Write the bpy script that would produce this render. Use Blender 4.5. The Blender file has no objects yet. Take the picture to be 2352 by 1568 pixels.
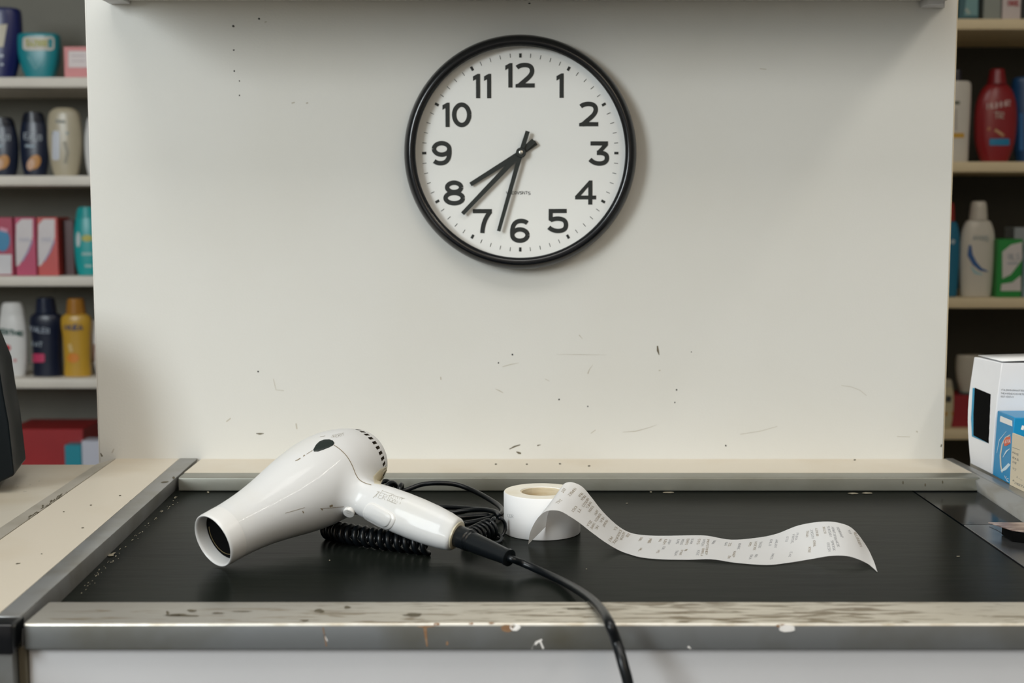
import bpy, bmesh, math, random
import numpy as np
from mathutils import Vector, Matrix
from mathutils.bvhtree import BVHTree
random.seed(7)
sc = bpy.context.scene
COL = sc.collection

# ------------------------------------------------------------------ camera
FPX = 3073.0
TH = math.atan(304 / FPX)
CAM = Vector((0, 0, 1.123))
cd = bpy.data.cameras.new('camera'); cam = bpy.data.objects.new('camera', cd); COL.objects.link(cam)
cam.location = CAM; cam.rotation_euler = (math.pi / 2 - TH, 0, 0)
cd.sensor_width = 36; cd.lens = FPX / 2352 * 36; cd.clip_start = .02
cd.dof.use_dof = True; cd.dof.focus_distance = 1.36; cd.dof.aperture_fstop = 6.2
sc.camera = cam

# ------------------------------------------------------------------ world, lights, exposure
w = bpy.data.worlds.new('world'); sc.world = w; w.use_nodes = True
nt = w.node_tree; bg = nt.nodes['Background']; bg.inputs[1].default_value = .36
_tc = nt.nodes.new('ShaderNodeTexCoord'); _sx = nt.nodes.new('ShaderNodeSeparateXYZ'); _cr = nt.nodes.new('ShaderNodeValToRGB'); _mr = nt.nodes.new('ShaderNodeMapRange')
nt.links.new(_tc.outputs['Generated'], _sx.inputs[0]); _mr.inputs[1].default_value = -.8; _mr.inputs[2].default_value = .8
nt.links.new(_sx.outputs[0], _mr.inputs[0]); nt.links.new(_mr.outputs[0], _cr.inputs[0]); nt.links.new(_cr.outputs[0], bg.inputs[0])
_cr.color_ramp.elements[0].color = (1.08, 1.06, 1.02, 1); _cr.color_ramp.elements[1].color = (.30, .20, .10, 1)   # daylight comes in at the left, the shop is dim at the right
def area(name, loc, target, sx, sy, power, col):
    l = bpy.data.lights.new(name, 'AREA'); l.shape = 'RECTANGLE'; l.size = sx; l.size_y = sy
    l.energy = power; l.color = col
    o = bpy.data.objects.new(name, l); COL.objects.link(o); o.location = loc
    o.rotation_euler = (Vector(target) - Vector(loc)).to_track_quat('-Z', 'Y').to_euler()
    return o
area('window_light', (-2.65, -1.5, 2.1), (0, 1.6, 1.0), 1.6, 1.4, 106, (.90, .97, 1))
area('warm_fill_light', (.9, -1.2, 2.2), (0, 1.6, .9), 1.2, .9, 7, (1, .84, .64))  # unseen warm fill, added from the right to warm the shadows
area('ceiling_panel_light', (-.25, .45, 2.65), (-.25, .6, 0), 1.3, .9, 16, (1, .97, .92))
area('tube_light', (1.55, .1, 2.6), (1.55, .1, 0), .05, 1.9, 11, (1, .95, .85)).rotation_euler = (0, 0, math.radians(14))
sc.view_settings.view_transform = 'Standard'; sc.view_settings.look = 'None'
sc.view_settings.exposure = 0.42; sc.view_settings.gamma = 1; sc.view_settings.use_curve_mapping = False

# ------------------------------------------------------------------ pixel helpers (photo frame 2352x1568)
AX = Vector((1, 0, 0)); AF = Vector((0, math.cos(TH), -math.sin(TH))); AU = Vector((0, math.sin(TH), math.cos(TH)))
def ray(px, py): return (AX * (px - 1176) + AU * (784 - py) + AF * FPX)
def onz(px, py, z): d = ray(px, py); return CAM + d * ((z - CAM.z) / d.z)
def ony(px, py, y): d = ray(px, py); return CAM + d * (y / d.y)

# ------------------------------------------------------------------ materials
def mat(name, col, rough=.5, metal=0, bump=0, bscale=200, col2=None, vscale=8, vlo=.45, vhi=.7, stretch=(1, 1, 1), spec=.5, coat=0, detail=4):
    m = bpy.data.materials.new(name); m.use_nodes = True; nt = m.node_tree; b = nt.nodes['Principled BSDF']
    b.inputs['Base Color'].default_value = (*col, 1); b.inputs['Roughness'].default_value = rough
    b.inputs['Metallic'].default_value = metal; b.inputs['Specular IOR Level'].default_value = spec
    b.inputs['Coat Weight'].default_value = coat; b.inputs['Coat Roughness'].default_value = .06
    tc = nt.nodes.new('ShaderNodeTexCoord'); mp = nt.nodes.new('ShaderNodeMapping'); mp.inputs['Scale'].default_value = stretch
    nt.links.new(tc.outputs['Object'], mp.inputs[0])
    n = nt.nodes.new('ShaderNodeTexNoise'); n.inputs['Scale'].default_value = vscale; n.inputs['Detail'].default_value = detail
    nt.links.new(mp.outputs[0], n.inputs['Vector'])
    cr = nt.nodes.new('ShaderNodeValToRGB'); cr.color_ramp.elements[0].position = vlo; cr.color_ramp.elements[1].position = vhi
    c2 = col2 if col2 else tuple(c * .93 for c in col)
    cr.color_ramp.elements[0].color = (*col, 1); cr.color_ramp.elements[1].color = (*c2, 1)
    nt.links.new(n.outputs[0], cr.inputs[0]); nt.links.new(cr.outputs[0], b.inputs['Base Color'])
    if bump:
        n2 = nt.nodes.new('ShaderNodeTexNoise'); n2.inputs['Scale'].default_value = bscale; n2.inputs['Detail'].default_value = 3
        nt.links.new(mp.outputs[0], n2.inputs['Vector'])
        bp = nt.nodes.new('ShaderNodeBump'); bp.inputs['Strength'].default_value = bump; bp.inputs['Distance'].default_value = .001
        nt.links.new(n2.outputs[0], bp.inputs['Height']); nt.links.new(bp.outputs[0], b.inputs['Normal'])
    return m
M = {}
M['panel'] = mat('cream_painted_board', (.67, .665, .63), .5, bump=.12, bscale=350, vscale=3, col2=(.64, .63, .585))
M['laminate'] = mat('cream_laminate', (.66, .60, .50), .38, bump=.05, col2=(.6, .52, .40), vscale=9, vlo=.5, vhi=.8)
M['grey_laminate'] = mat('beige_laminate', (.56, .52, .44), .4, bump=.05, col2=(.48, .42, .32), vscale=7)
M['frontpanel'] = mat('pale_front_panel', (.60, .60, .615), .5, bump=.05, vscale=3)
M['alu'] = mat('worn_aluminium', (.32, .325, .325), .38, .55, bump=.12, bscale=120, col2=(.24, .23, .20), vscale=22, stretch=(1, 1, 1), vlo=.42, vhi=.75)
M['alu_highlight'] = mat('highlight_edge_metal', (.66, .64, .58), .35, .4, bump=.05, col2=(.50, .45, .36), vscale=50)  # lighter metal that paints the highlight on the front rail's bevel
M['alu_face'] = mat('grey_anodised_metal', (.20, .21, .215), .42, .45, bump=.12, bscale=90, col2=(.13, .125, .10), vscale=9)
M['trim'] = mat('dull_trim_strip', (.46, .43, .37), .4, .2, bump=.1, bscale=90, col2=(.36, .33, .27), vscale=20)
M['rust'] = mat('rust_stain', (.24, .13, .065), .8, col2=(.30, .20, .12), vscale=200)
M['dirt'] = mat('dark_dirt', (.10, .085, .055), .8, vscale=300)
M['faint'] = mat('faint_scuff', (.47, .44, .37), .7, vscale=300)
M['dot'] = mat('black_speck', (.03, .03, .025), .7)
M['chip'] = mat('white_chip', (.85, .83, .8), .6)
M['black'] = mat('black_plastic', (.006, .008, .010), .3, spec=.5, bump=.03)
M['void'] = mat('matt_black_inside', (.0015, .0015, .0015), .9, spec=.1)
M['blackgloss'] = mat('black_gloss_plastic', (.003, .004, .006), .22, spec=.55)
M['rubbercord'] = mat('black_rubber_cable', (.003, .0045, .006), .30, spec=.35, bump=.05, bscale=400)
M['face'] = mat('clock_face_white', (.86, .865, .84), .45, vscale=2, col2=(.85, .855, .83))
M['ink'] = mat('dial_ink', (.013, .016, .014), .6)
M['hand'] = mat('clock_hand_black', (.012, .017, .015), .5)
M['screw'] = mat('steel_pin', (.55, .54, .50), .3, .9)
M['dryer'] = mat('white_gloss_plastic', (.665, .67, .67), .42, coat=.22, spec=.15, col2=(.655, .64, .585), vscale=14, vlo=.5, vhi=.85)
M['dryer_rim'] = mat('white_nozzle_plastic', (.72, .715, .70), .3)
M['dryer_tan'] = mat('yellowed_plastic', (.56, .51, .38), .35)
M['slot'] = mat('slot_shade', (.05, .04, .025), .8)  # dark colour stands in for the shade inside the vents
M['engr'] = mat('engraved_grey', (.36, .34, .29), .6)
M['seam'] = mat('seam_brown', (.22, .17, .10), .7)
M['paper'] = mat('receipt_paper', (.84, .84, .84), .75, bump=.03)
M['paperside'] = mat('roll_edge_paper', (.78, .75, .66), .8, col2=(.72, .67, .55), vscale=30)
M['core'] = mat('roll_core_paper', (.72, .63, .46), .8, col2=(.45, .32, .15), vscale=25, stretch=(1, 1, 4), vlo=.45, vhi=.75)
M['print'] = mat('faded_print', (.30, .25, .19), .8, col2=(.40, .37, .33), vscale=60)
M['print2'] = mat('faded_print_grey', (.33, .33, .34), .8)
M['shelf'] = mat('cream_shelf_board', (.80, .74, .65), .5); M['shelf_tan'] = mat('tan_shelf_board', (.80, .66, .42), .5)
M['shelfback'] = mat('dull_shelf_back', (.19, .185, .155), .7)
M['shelfback_dimmed'] = mat('dimmed_shelf_back', (.035, .033, .024), .7)  # darker copy of the back, dim light on the right put into colour
M['wallm'] = mat('shop_wall', (.30, .29, .26), .8)
M['floorm'] = mat('shop_floor_tiles', (.09, .085, .08), .6)
M['ceilm'] = mat('shop_ceiling', (.62, .61, .58), .8)
M['steel'] = mat('brushed_steel_plate', (.15, .155, .16), .25, .8, bump=.1, bscale=60, col2=(.09, .09, .10), vscale=12)
M['plate'] = mat('black_gloss_plate', (.006, .008, .009), .14, spec=.12, bump=.08, bscale=60)
# belt: dark rubber with fine cross streaks
mb = mat('conveyor_rubber', (.009, .011, .009), .27, spec=.022, bump=.22, bscale=70, col2=(.006, .0075, .007), vscale=10, stretch=(.22, 1, 1)); M['belt'] = mb
# front rail top: paint worn off towards the right
def worn_rail():
    m = mat('worn_rail_top', (.50, .47, .40), .38, .15, bump=.25, bscale=90, stretch=(.25, 1.6, 1))
    nt = m.node_tree; b = nt.nodes['Principled BSDF']; cr = [n for n in nt.nodes if n.type == 'VALTORGB'][0]
    tc = [n for n in nt.nodes if n.type == 'TEX_COORD'][0]; mp = [n for n in nt.nodes if n.type == 'MAPPING'][0]
    n = nt.nodes.new('ShaderNodeTexNoise'); n.inputs['Scale'].default_value = 90; n.inputs['Detail'].default_value = 5; n.inputs['Distortion'].default_value = 1.2
    nt.links.new(mp.outputs[0], n.inputs['Vector'])
    big = nt.nodes.new('ShaderNodeTexNoise'); big.inputs['Scale'].default_value = 6
    nt.links.new(tc.outputs['Object'], big.inputs['Vector'])
    sx = nt.nodes.new('ShaderNodeSeparateXYZ'); nt.links.new(tc.outputs['Object'], sx.inputs[0])
    wx = nt.nodes.new('ShaderNodeValToRGB'); e = wx.color_ramp.elements
    mr = nt.nodes.new('ShaderNodeMapRange'); mr.inputs[1].default_value = -.4; mr.inputs[2].default_value = .45
    nt.links.new(sx.outputs[0], mr.inputs[0]); nt.links.new(mr.outputs[0], wx.inputs[0])
    e[0].position = 0; e[0].color = (-.0, 0, 0, 1); e[1].position = 1; e[1].color = (0, 0, 0, 1)
    for p, v in ((.15, .02), (.35, .075), (.5, .05), (.62, .13), (.78, .15), (.86, .06)):
        q = e.new(p); q.color = (v, v, v, 1)
    ad = nt.nodes.new('ShaderNodeMath'); ad.operation = 'ADD'; nt.links.new(n.outputs[0], ad.inputs[0]); nt.links.new(wx.outputs[0], ad.inputs[1])
    c2 = nt.nodes.new('ShaderNodeValToRGB'); c2.color_ramp.elements[0].position = .60; c2.color_ramp.elements[1].position = .72
    c2.color_ramp.elements[0].color = (0, 0, 0, 1); c2.color_ramp.elements[1].color = (1, 1, 1, 1)
    nt.links.new(ad.outputs[0], c2.inputs[0])
    mx = nt.nodes.new('ShaderNodeMix'); mx.data_type = 'RGBA'; nt.links.new(c2.outputs[0], mx.inputs[0])
    gx = nt.nodes.new('ShaderNodeValToRGB'); g_ = gx.color_ramp.elements; g_[0].position = .22; g_[0].color = (.62, .63, .66, 1); g_[1].position = .5; g_[1].color = (1.05, 1.04, 1.02, 1)
    nt.links.new(mr.outputs[0], gx.inputs[0])
    ml = nt.nodes.new('ShaderNodeMix'); ml.data_type = 'RGBA'; ml.blend_type = 'MULTIPLY'; ml.inputs[0].default_value = 1
    nt.links.new(cr.outputs[0], ml.inputs[6]); nt.links.new(gx.outputs[0], ml.inputs[7])
    nt.links.new(ml.outputs[2], mx.inputs[6]); mx.inputs[7].default_value = (.17, .135, .085, 1)
    nt.links.new(mx.outputs[2], b.inputs['Base Color'])
    return m
M['worn'] = worn_rail()
CM = {}
def cmat(col, rough=.35):
    k = (col, rough)
    if k not in CM: CM[k] = mat('packaging_colour', col, rough, vscale=20, col2=tuple(c * .96 for c in col))
    return CM[k]

# ------------------------------------------------------------------ object helpers
def empty(name, loc, label, cat, group=None):
    o = bpy.data.objects.new(name, None); COL.objects.link(o); o.location = loc; o.empty_display_size = .02
    o['label'] = label; o['category'] = cat
    if group: o['group'] = group
    return o
def tag(o, label, cat, group=None, kind=None):
    o['label'] = label; o['category'] = cat
    if group: o['group'] = group
    if kind: o['kind'] = kind
    return o
def rootloc(p):
    v = Vector((0, 0, 0))
    while p is not None: v = v + p.location; p = p.parent
    return v
def build(name, verts, faces, m, parent=None, smooth=False, loc=None, bevel=0, seg=2, mi=None, recalc=True, angle=None):
    """verts in world space; links ONE mesh object"""
    if loc is None: loc = Vector((0, 0, 0)) if parent is not None else Vector((0, 0, 0))
    base = rootloc(parent) + Vector(loc)
    me = bpy.data.meshes.new(name)
    bm = bmesh.new()
    vs = [bm.verts.new(Vector(v) - base) for v in verts]
    for i, f in enumerate(faces):
        try: fc = bm.faces.new([vs[k] for k in f])
        except ValueError: continue
        if mi: fc.material_index = mi[i]
    if recalc: bmesh.ops.recalc_face_normals(bm, faces=bm.faces)
    if bevel:
        bmesh.ops.bevel(bm, geom=[e for e in bm.edges if e.is_manifold and e.calc_face_angle(0) > .5], offset=bevel, segments=seg, affect='EDGES', profile=.5)
    for fc in bm.faces: fc.smooth = smooth or bool(bevel)
    bm.to_mesh(me); bm.free()
    for x in (m if isinstance(m, (list, tuple)) else [m]): me.materials.append(x)
    o = bpy.data.objects.new(name, me); COL.objects.link(o); o.location = loc
    if parent is not None: o.parent = parent
    if (smooth and angle) or bevel:
        try: me.set_sharp_from_angle(angle=angle or math.radians(35))
        except Exception: pass
    return o
def boxvf(x0, x1, y0, y1, z0, z1):
    v = [(x, y, z) for z in (z0, z1) for y in (y0, y1) for x in (x0, x1)]
    f = [(0, 2, 3, 1), (4, 5, 7, 6), (0, 1, 5, 4), (2, 6, 7, 3), (0, 4, 6, 2), (1, 3, 7, 5)]
    return v, f
def box(name, x0, x1, y0, y1, z0, z1, m, parent=None, bevel=.0, **k):
    v, f = boxvf(x0, x1, y0, y1, z0, z1); return build(name, v, f, m, parent, bevel=bevel, **k)
def prism(name, poly, z0, z1, m, parent=None, bevel=0, **k):
    """poly: xy points; z1 may be a list"""
    n = len(poly); v = [(p[0], p[1], z0) for p in poly] + [(p[0], p[1], z1) for p in poly]
    f = [tuple(range(n))[::-1], tuple(range(n, 2 * n))] + [(i, (i + 1) % n, n + (i + 1) % n, n + i) for i in range(n)]
    return build(name, v, f, m, parent, bevel=bevel, **k)
def lathe_vf(prof, origin, axis=(0, 0, 1), n=64, sx=1, sy=1, close=False, e1=None):
    """prof: (radius, height) list"""
    a = Vector(axis).normalized()
    if e1 is None:
        e1 = Vector((1, 0, 0)) if abs(a.x) < .9 else Vector((0, 1, 0)); e1 = (e1 - a * e1.dot(a)).normalized()
    e2 = a.cross(e1); o = Vector(origin); v = []; f = []
    for r, h in prof:
        for k in range(n):
            t = 2 * math.pi * k / n; v.append(o + a * h + e1 * (r * math.cos(t) * sx) + e2 * (r * math.sin(t) * sy))
    L = len(prof)
    for i in range(L - 1 if not close else L):
        j = (i + 1) % L
        for k in range(n): f.append((i * n + k, i * n + (k + 1) % n, j * n + (k + 1) % n, j * n + k))
    if not close:
        f.append(tuple(range(n))[::-1]); f.append(tuple(range((L - 1) * n, L * n)))
    return v, f
def catmull(P, n=8):
    P = [Vector(p) for p in P]; out = []
    Q = [P[0] * 2 - P[1]] + P + [P[-1] * 2 - P[-2]]
    for i in range(1, len(Q) - 2):
        a, b, c, d = Q[i - 1:i + 3]
        for k in range(n):
            t = k / n
            out.append(.5 * ((2 * b) + (c - a) * t + (2 * a - 5 * b + 4 * c - d) * t * t + (3 * b - a - 3 * c + d) * t ** 3))
    out.append(P[-1]); return out
def tube_vf(P, r, n=14):
    v = []; f = []; N = len(P); T = []
    for i in range(N):
        t = (P[min(i + 1, N - 1)] - P[max(i - 1, 0)]).normalized(); T.append(t)
    u = T[0].cross(Vector((0, 0, 1)));
    if u.length < .1: u = T[0].cross(Vector((1, 0, 0)))
    u.normalize()
    for i in range(N):
        u = (u - T[i] * u.dot(T[i])).normalized(); w_ = T[i].cross(u)
        rr = r[i] if isinstance(r, (list, tuple)) else r
        for k in range(n):
            a = 2 * math.pi * k / n; v.append(P[i] + u * (rr * math.cos(a)) + w_ * (rr * math.sin(a)))
    for i in range(N - 1):
        for k in range(n): f.append((i * n + k, i * n + (k + 1) % n, (i + 1) * n + (k + 1) % n, (i + 1) * n + k))
    f.append(tuple(range(n))[::-1]); f.append(tuple(range((N - 1) * n, N * n)))
    return v, f
def merge(parts):
    V = []; Fc = []
    for v, f in parts:
        b = len(V); V += list(v); Fc += [tuple(i + b for i in q) for q in f]
    return V, Fc
def onto(o, v, f, m):
    """adds printed or stained faces to the surface's own mesh"""
    if not v: return
    base = rootloc(o); me = o.data
    if m.name not in [x.name for x in me.materials]: me.materials.append(m)
    mi = [x.name for x in me.materials].index(m.name)
    bm = bmesh.new(); bm.from_mesh(me); vs = [bm.verts.new(Vector(p) - base) for p in v]
    for q in f:
        try: fc = bm.faces.new([vs[k] for k in q]); fc.material_index = mi; fc.smooth = False
        except ValueError: pass
    bm.to_mesh(me); bm.free()
# surface marks: pixel outlines laid onto a real surface
def bvh_of(o):
    dg = bpy.context.evaluated_depsgraph_get(); base = rootloc(o)
    me = o.data; return BVHTree.FromPolygons([v.co + base for v in me.vertices], [tuple(p.vertices) for p in me.polygons])
def hit(b, x, y):
    d = ray(x, y).normalized(); r = b.ray_cast(CAM, d)
    if r[0] is None: return None
    n = r[1]
    if n.dot(d) > 0: n = -n
    return r[0], n
def ribbon(b, pts, wpx, off=.0002):
    """thin flat stroke on surface; returns v,f"""
    v = []; f = []; n = len(pts)
    w_ = wpx if isinstance(wpx, (list, tuple)) else [wpx] * n
    for i, p in enumerate(pts):
        a = pts[max(i - 1, 0)]; c = pts[min(i + 1, n - 1)]; dx, dy = c[0] - a[0], c[1] - a[1]; l = math.hypot(dx, dy) or 1
        nx, ny = -dy / l * w_[i] / 2, dx / l * w_[i] / 2
        h1 = hit(b, p[0] + nx, p[1] + ny); h2 = hit(b, p[0] - nx, p[1] - ny)
        if h1 is None or h2 is None: return [], []
        v += [h1[0] + h1[1] * off, h2[0] + h2[1] * off]
    for i in range(n - 1): f.append((2 * i, 2 * i + 1, 2 * i + 3, 2 * i + 2))
    return v, f
def blob(b, x, y, rx, ry=None, off=.0002, n=10, jit=.15, rot=0):
    ry = ry or rx; v = []
    for k in range(n):
        t = 2 * math.pi * k / n; j = 1 + random.uniform(-jit, jit)
        ex, ey = rx * j * math.cos(t), ry * j * math.sin(t)
        h = hit(b, x + ex * math.cos(rot) - ey * math.sin(rot), y + ex * math.sin(rot) + ey * math.cos(rot))
        if h is None: return [], []
        v.append(h[0] + h[1] * off)
    return v, [tuple(range(n))]
def pad(b, poly, h=.0006, rings=(1.0, .97, .9, .6, .3), hs=(-.5, .7, 1, 1, 1), sub=4):
    """raised pad following the surface inside a pixel outline"""
    cx = sum(p[0] for p in poly) / len(poly); cy = sum(p[1] for p in poly) / len(poly); P = []
    n0 = len(poly)
    for i in range(n0):
        a, c = poly[i], poly[(i + 1) % n0]
        for k in range(sub): P.append((a[0] + (c[0] - a[0]) * k / sub, a[1] + (c[1] - a[1]) * k / sub))
    n = len(P); v = []; f = []; last = None
    for r, hh in zip(list(rings) + [.02], list(hs) + [hs[-1]]):
        for p in P:
            q = hit(b, cx + (p[0] - cx) * r, cy + (p[1] - cy) * r)
            if q is None: q = last
            if q is None: q = hit(b, cx, cy)
            last = q; v.append(q[0] + q[1] * (h * hh))
    for i in range(len(rings)):
        for k in range(n): f.append((i * n + k, i * n + (k + 1) % n, (i + 1) * n + (k + 1) % n, (i + 1) * n + k))
    f.append(tuple(range(len(rings) * n, (len(rings) + 1) * n)))
    return v, f
def rrect(x0, y0, x1, y1, r, n=4):
    out = []
    for cx, cy, a in ((x1 - r, y0 + r, -90), (x1 - r, y1 - r, 0), (x0 + r, y1 - r, 90), (x0 + r, y0 + r, 180)):
        for k in range(n + 1):
            t = math.radians(a + 90 * k / n); out.append((cx + r * math.cos(t), cy + r * math.sin(t)))
    return out
def ell(cx, cy, rx, ry, n=20, rot=0):
    c, s = math.cos(rot), math.sin(rot)
    return [(cx + rx * math.cos(t) * c - ry * math.sin(t) * s, cy + rx * math.cos(t) * s + ry * math.sin(t) * c) for t in [2 * math.pi * k / n for k in range(n)]]
GL = {'0': [[(0, 0), (1, 0), (1, 1), (0, 1), (0, 0)]], 'E': [[(1, 0), (0, 0), (0, 1), (1, 1)], [(0, .5), (.8, .5)]], 'T': [[(0, 0), (1, 0)], [(.5, 0), (.5, 1)]],
      'V': [[(0, 0), (.5, 1), (1, 0)]], 'N': [[(0, 1), (0, 0), (1, 1), (1, 0)]], 'S': [[(1, 0), (0, .1), (0, .45), (1, .55), (1, .9), (0, 1)]],
      'H': [[(0, 0), (0, 1)], [(1, 0), (1, 1)], [(0, .5), (1, .5)]], 'A': [[(0, 1), (.5, 0), (1, 1)], [(.2, .6), (.8, .6)]], 'R': [[(0, 1), (0, 0), (1, .1), (1, .45), (0, .5), (1, 1)]],
      'M': [[(0, 1), (0, 0), (.5, .6), (1, 0), (1, 1)]], 'I': [[(.5, 0), (.5, 1)]], 'L': [[(0, 0), (0, 1), (1, 1)]], 'C': [[(1, 0), (0, .1), (0, .9), (1, 1)]],
      'O': [[(.1, .1), (.9, .1), (.9, .9), (.1, .9), (.1, .1)]], 'K': [[(0, 0), (0, 1)], [(1, 0), (0, .5), (1, 1)]], 'X': [[(0, 0), (1, 1)], [(1, 0), (0, 1)]],
      'U': [[(0, 0), (0, .9), (1, 1), (1, 0)]], 'P': [[(0, 1), (0, 0), (1, .1), (1, .5), (0, .55)]], 'Z': [[(0, 0), (1, 0), (0, 1), (1, 1)]], 'Y': [[(0, 0), (.5, .5), (1, 0)], [(.5, .5), (.5, 1)]]}
def word(b, txt, org, ex, ey, wpx, gap=.35, off=.0002):
    """txt on surface b: org=top-left pixel, ex = glyph width vector, ey = glyph height vector"""
    P = []
    for i, ch in enumerate(txt):
        if ch == ' ': continue
        for st in GL[ch]:
            pts = [(org[0] + ex[0] * (i * (1 + gap) + u) + ey[0] * vv, org[1] + ex[1] * (i * (1 + gap) + u) + ey[1] * vv) for u, vv in st]
            P.append(ribbon(b, pts, wpx, off))
    return merge(P)

# ================================================================== THE ROOM
def struct(o): o['kind'] = 'structure'; return o
struct(box('floor', -2.8, 2.8, -3, 4.0, -.05, 0, M['floorm']))
struct(box('ceiling', -2.8, 2.8, -3, 4.0, 2.75, 2.8, M['ceilm']))
struct(box('wall_back', -2.8, 2.8, 3.9, 4.0, 0, 2.75, M['wallm']))
struct(box('wall_left', -2.85, -2.8, -3, 4.0, 0, 2.75, M['wallm']))
struct(box('wall_right', 2.8, 2.85, -3, 4.0, 0, 2.75, M['wallm']))

# ================================================================== CHECKOUT COUNTER
ZB, ZF, ZR = .800, .814, .8172
co = empty('checkout_counter', (0, 1.3, 0), 'cream and grey metal checkout counter with a recessed black conveyor belt', 'counter')
YW = 1.630                                   # partition face
# belt
seamA = onz(2110, 1137, ZB); seamB = onz(2352, 1304, ZB); sm = onz(2209, 1205, ZB)
def st(a, b, y): t = (y - a.y) / (b.y - a.y); return a + (b - a) * t
dx = (seamB - seamA); seamF = seamA + dx * ((.99 - seamA.y) / dx.y); seamR = seamA + dx * ((1.60 - seamA.y) / dx.y)
belt = prism('conveyor_belt', [(-.4, 1.0345), (st(seamA, seamB, 1.0345).x - .001, 1.0345), (seamR.x - .001, 1.60), (-.4, 1.60)], ZB - .012, ZB, M['belt'], co)
g = .0015
prism('black_plate', [(sm.x + g, sm.y + g), (.60, sm.y + g), (.60, 1.60), (seamR.x + g, 1.60)], ZB - .012, ZB, M['plate'], co)
stp = prism('steel_plate', [(st(seamA, seamB, 1.0345).x + g, 1.0345), (.66, 1.0345), (.60, sm.y - g), (sm.x + g, sm.y - g)], ZB - .012, ZB + .0006, M['steel'], co, bevel=.0005, seg=1)
stp['label'] = 'brushed steel plate with bright edge'
# tray floor below the gaps
box('tray_floor', -.4, .64, 1.036, 1.60, ZB - .03, ZB - .014, M['black'], co)
# rails
def quad_rail(name, bot_in, top_in, top_out, m, y_out_bottom=None):
    """rail between two stations; each arg a pair of points (front, rear)"""
    f0, r0 = bot_in; f1, r1 = top_in; f2, r2 = top_out
    f3, r3 = Vector((f2.x, f2.y, ZB - .02)), Vector((r2.x, r2.y, ZB - .02))
    f4, r4 = Vector((f0.x, f0.y, ZB - .02)), Vector((r0.x, r0.y, ZB - .02))
    v = [f0, f1, f2, f3, f4, r0, r1, r2, r3, r4]
    f = [(0, 1, 2, 3, 4), (9, 8, 7, 6, 5)] + [(i, 5 + i, 5 + (i + 1) % 5, (i + 1) % 5) for i in range(5)]
    return build(name, v, f, m, co, bevel=.0011, seg=2)
def ext(a, b, y): t = (y - a.y) / (b.y - a.y); return a + (b - a) * t
lf, lr = onz(36, 1424, ZR), onz(455, 1051, ZR); lo0, lo1 = onz(0, 1406, ZR), onz(415, 1049.5, ZR); lb0, lb1 = onz(140, 1381, ZB), onz(397, 1131, ZB)
YFR = .978
left_rail = quad_rail('left_rail', (st(lb0, lb1, .985), st(lb0, lb1, YW)), (st(lf, lr, .985), st(lf, lr, YW)), (st(lo0, lo1, .985), st(lo0, lo1, YW)), M['alu'])
ri0, ri1 = onz(2352, 1144, ZR), onz(2248, 1091, ZR); ro0, ro1 = onz(2318, 1112, ZR), onz(2190, 1052, ZR); rb0, rb1 = onz(2352, 1201, ZB), onz(2247, 1130, ZB)
right_rail = quad_rail('right_rail', (st(rb0, rb1, .985), st(rb0, rb1, 1.615)), (st(ri0, ri1, .985), st(ri0, ri1, YW)), (st(ro0, ro1, .985), st(ro0, ro1, YW)), M['alu'])
# front rail
xL = -.367
fr = box('front_rail', xL, .95, YFR, 1.034, .7928, ZF, [M['alu_face'], M['worn'], M['alu_highlight']], co, bevel=.0022, seg=3)
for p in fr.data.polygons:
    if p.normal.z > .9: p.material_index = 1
    elif p.normal.z > .15 and p.normal.y < -.1: p.material_index = 2  # bevel highlight painted by material
# rear ledge
xl, xr = -.3835, .5375
YL = 1.513
ledge_m = box('ledge_lip', xl, xr, YL, 1.542, ZB + .0005, ZR - .0008, [mat('dull_lip_metal', (.25, .25, .215), .4, .35, bump=.1, bscale=120, col2=(.21, .205, .165), vscale=14)], co, bevel=.0016, seg=3)
ledge = box('rear_ledge', xl, .5415, 1.5425, YW, ZB - .01, ZR - .001, M['laminate'], co)
# left deck, its outer trim, right deck
s0, s1 = onz(0, 1238, ZR), onz(271, 1049, ZR)
deck = prism('left_deck', [(st(s0, s1, .98).x, .98), (st(lo0, lo1, .98).x - .0005, .98), (st(lo0, lo1, YW).x - .0005, YW), (st(s0, s1, YW).x, YW)], .78, ZR - .0006, M['laminate'], co)
box('right_deck', .566, 1.1, .985, YW, .78, ZR - .002, M['grey_laminate'], co)
# front and body
box('front_panel', -.366, 1.1, .986, 1.0, .06, .7925, M['frontpanel'], co)
box('carcass', -.40, 1.1, 1.0, 1.62, .0, .765, M['grey_laminate'], co)
box('corner_cap', -.440, -.3705, .966, .992, .7935, .8165, M['blackgloss'], co, bevel=.002, seg=3)['label'] = 'black plastic corner cap'
box('corner_post', -.440, -.3735, .972, .992, .0, .793, M['alu_face'], co, bevel=.001)
box('post_strip', -.3725, -.3665, .982, .998, .0, .794, M['dirt'], co)
# block on the steel plate at the right edge
blk = empty('small_block', onz(2338, 1262, ZB + .001), 'small dark block with a brown marbled top on the steel plate at right edge', 'block')
b0 = onz(2324, 1243, ZB + .001)
prism('block_body', [(b0.x, b0.y), (b0.x + .09, b0.y - .06), (b0.x + .12, b0.y + .01), (b0.x + .0, b0.y + .028)], ZB + .001, ZB + .0115, M['void'], blk, bevel=.0008)
M['brownmarble'] = mat('brown_marbled_paper', (.16, .10, .085), .3, col2=(.45, .35, .3), vscale=60, stretch=(1, 3, 1))
prism('block_cover', [(b0.x - .012, b0.y + .032), (b0.x, b0.y - .0005), (b0.x + .09, b0.y - .0605), (b0.x + .12, b0.y + .03)], ZB + .0116, ZB + .0124, M['brownmarble'], blk)
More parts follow.
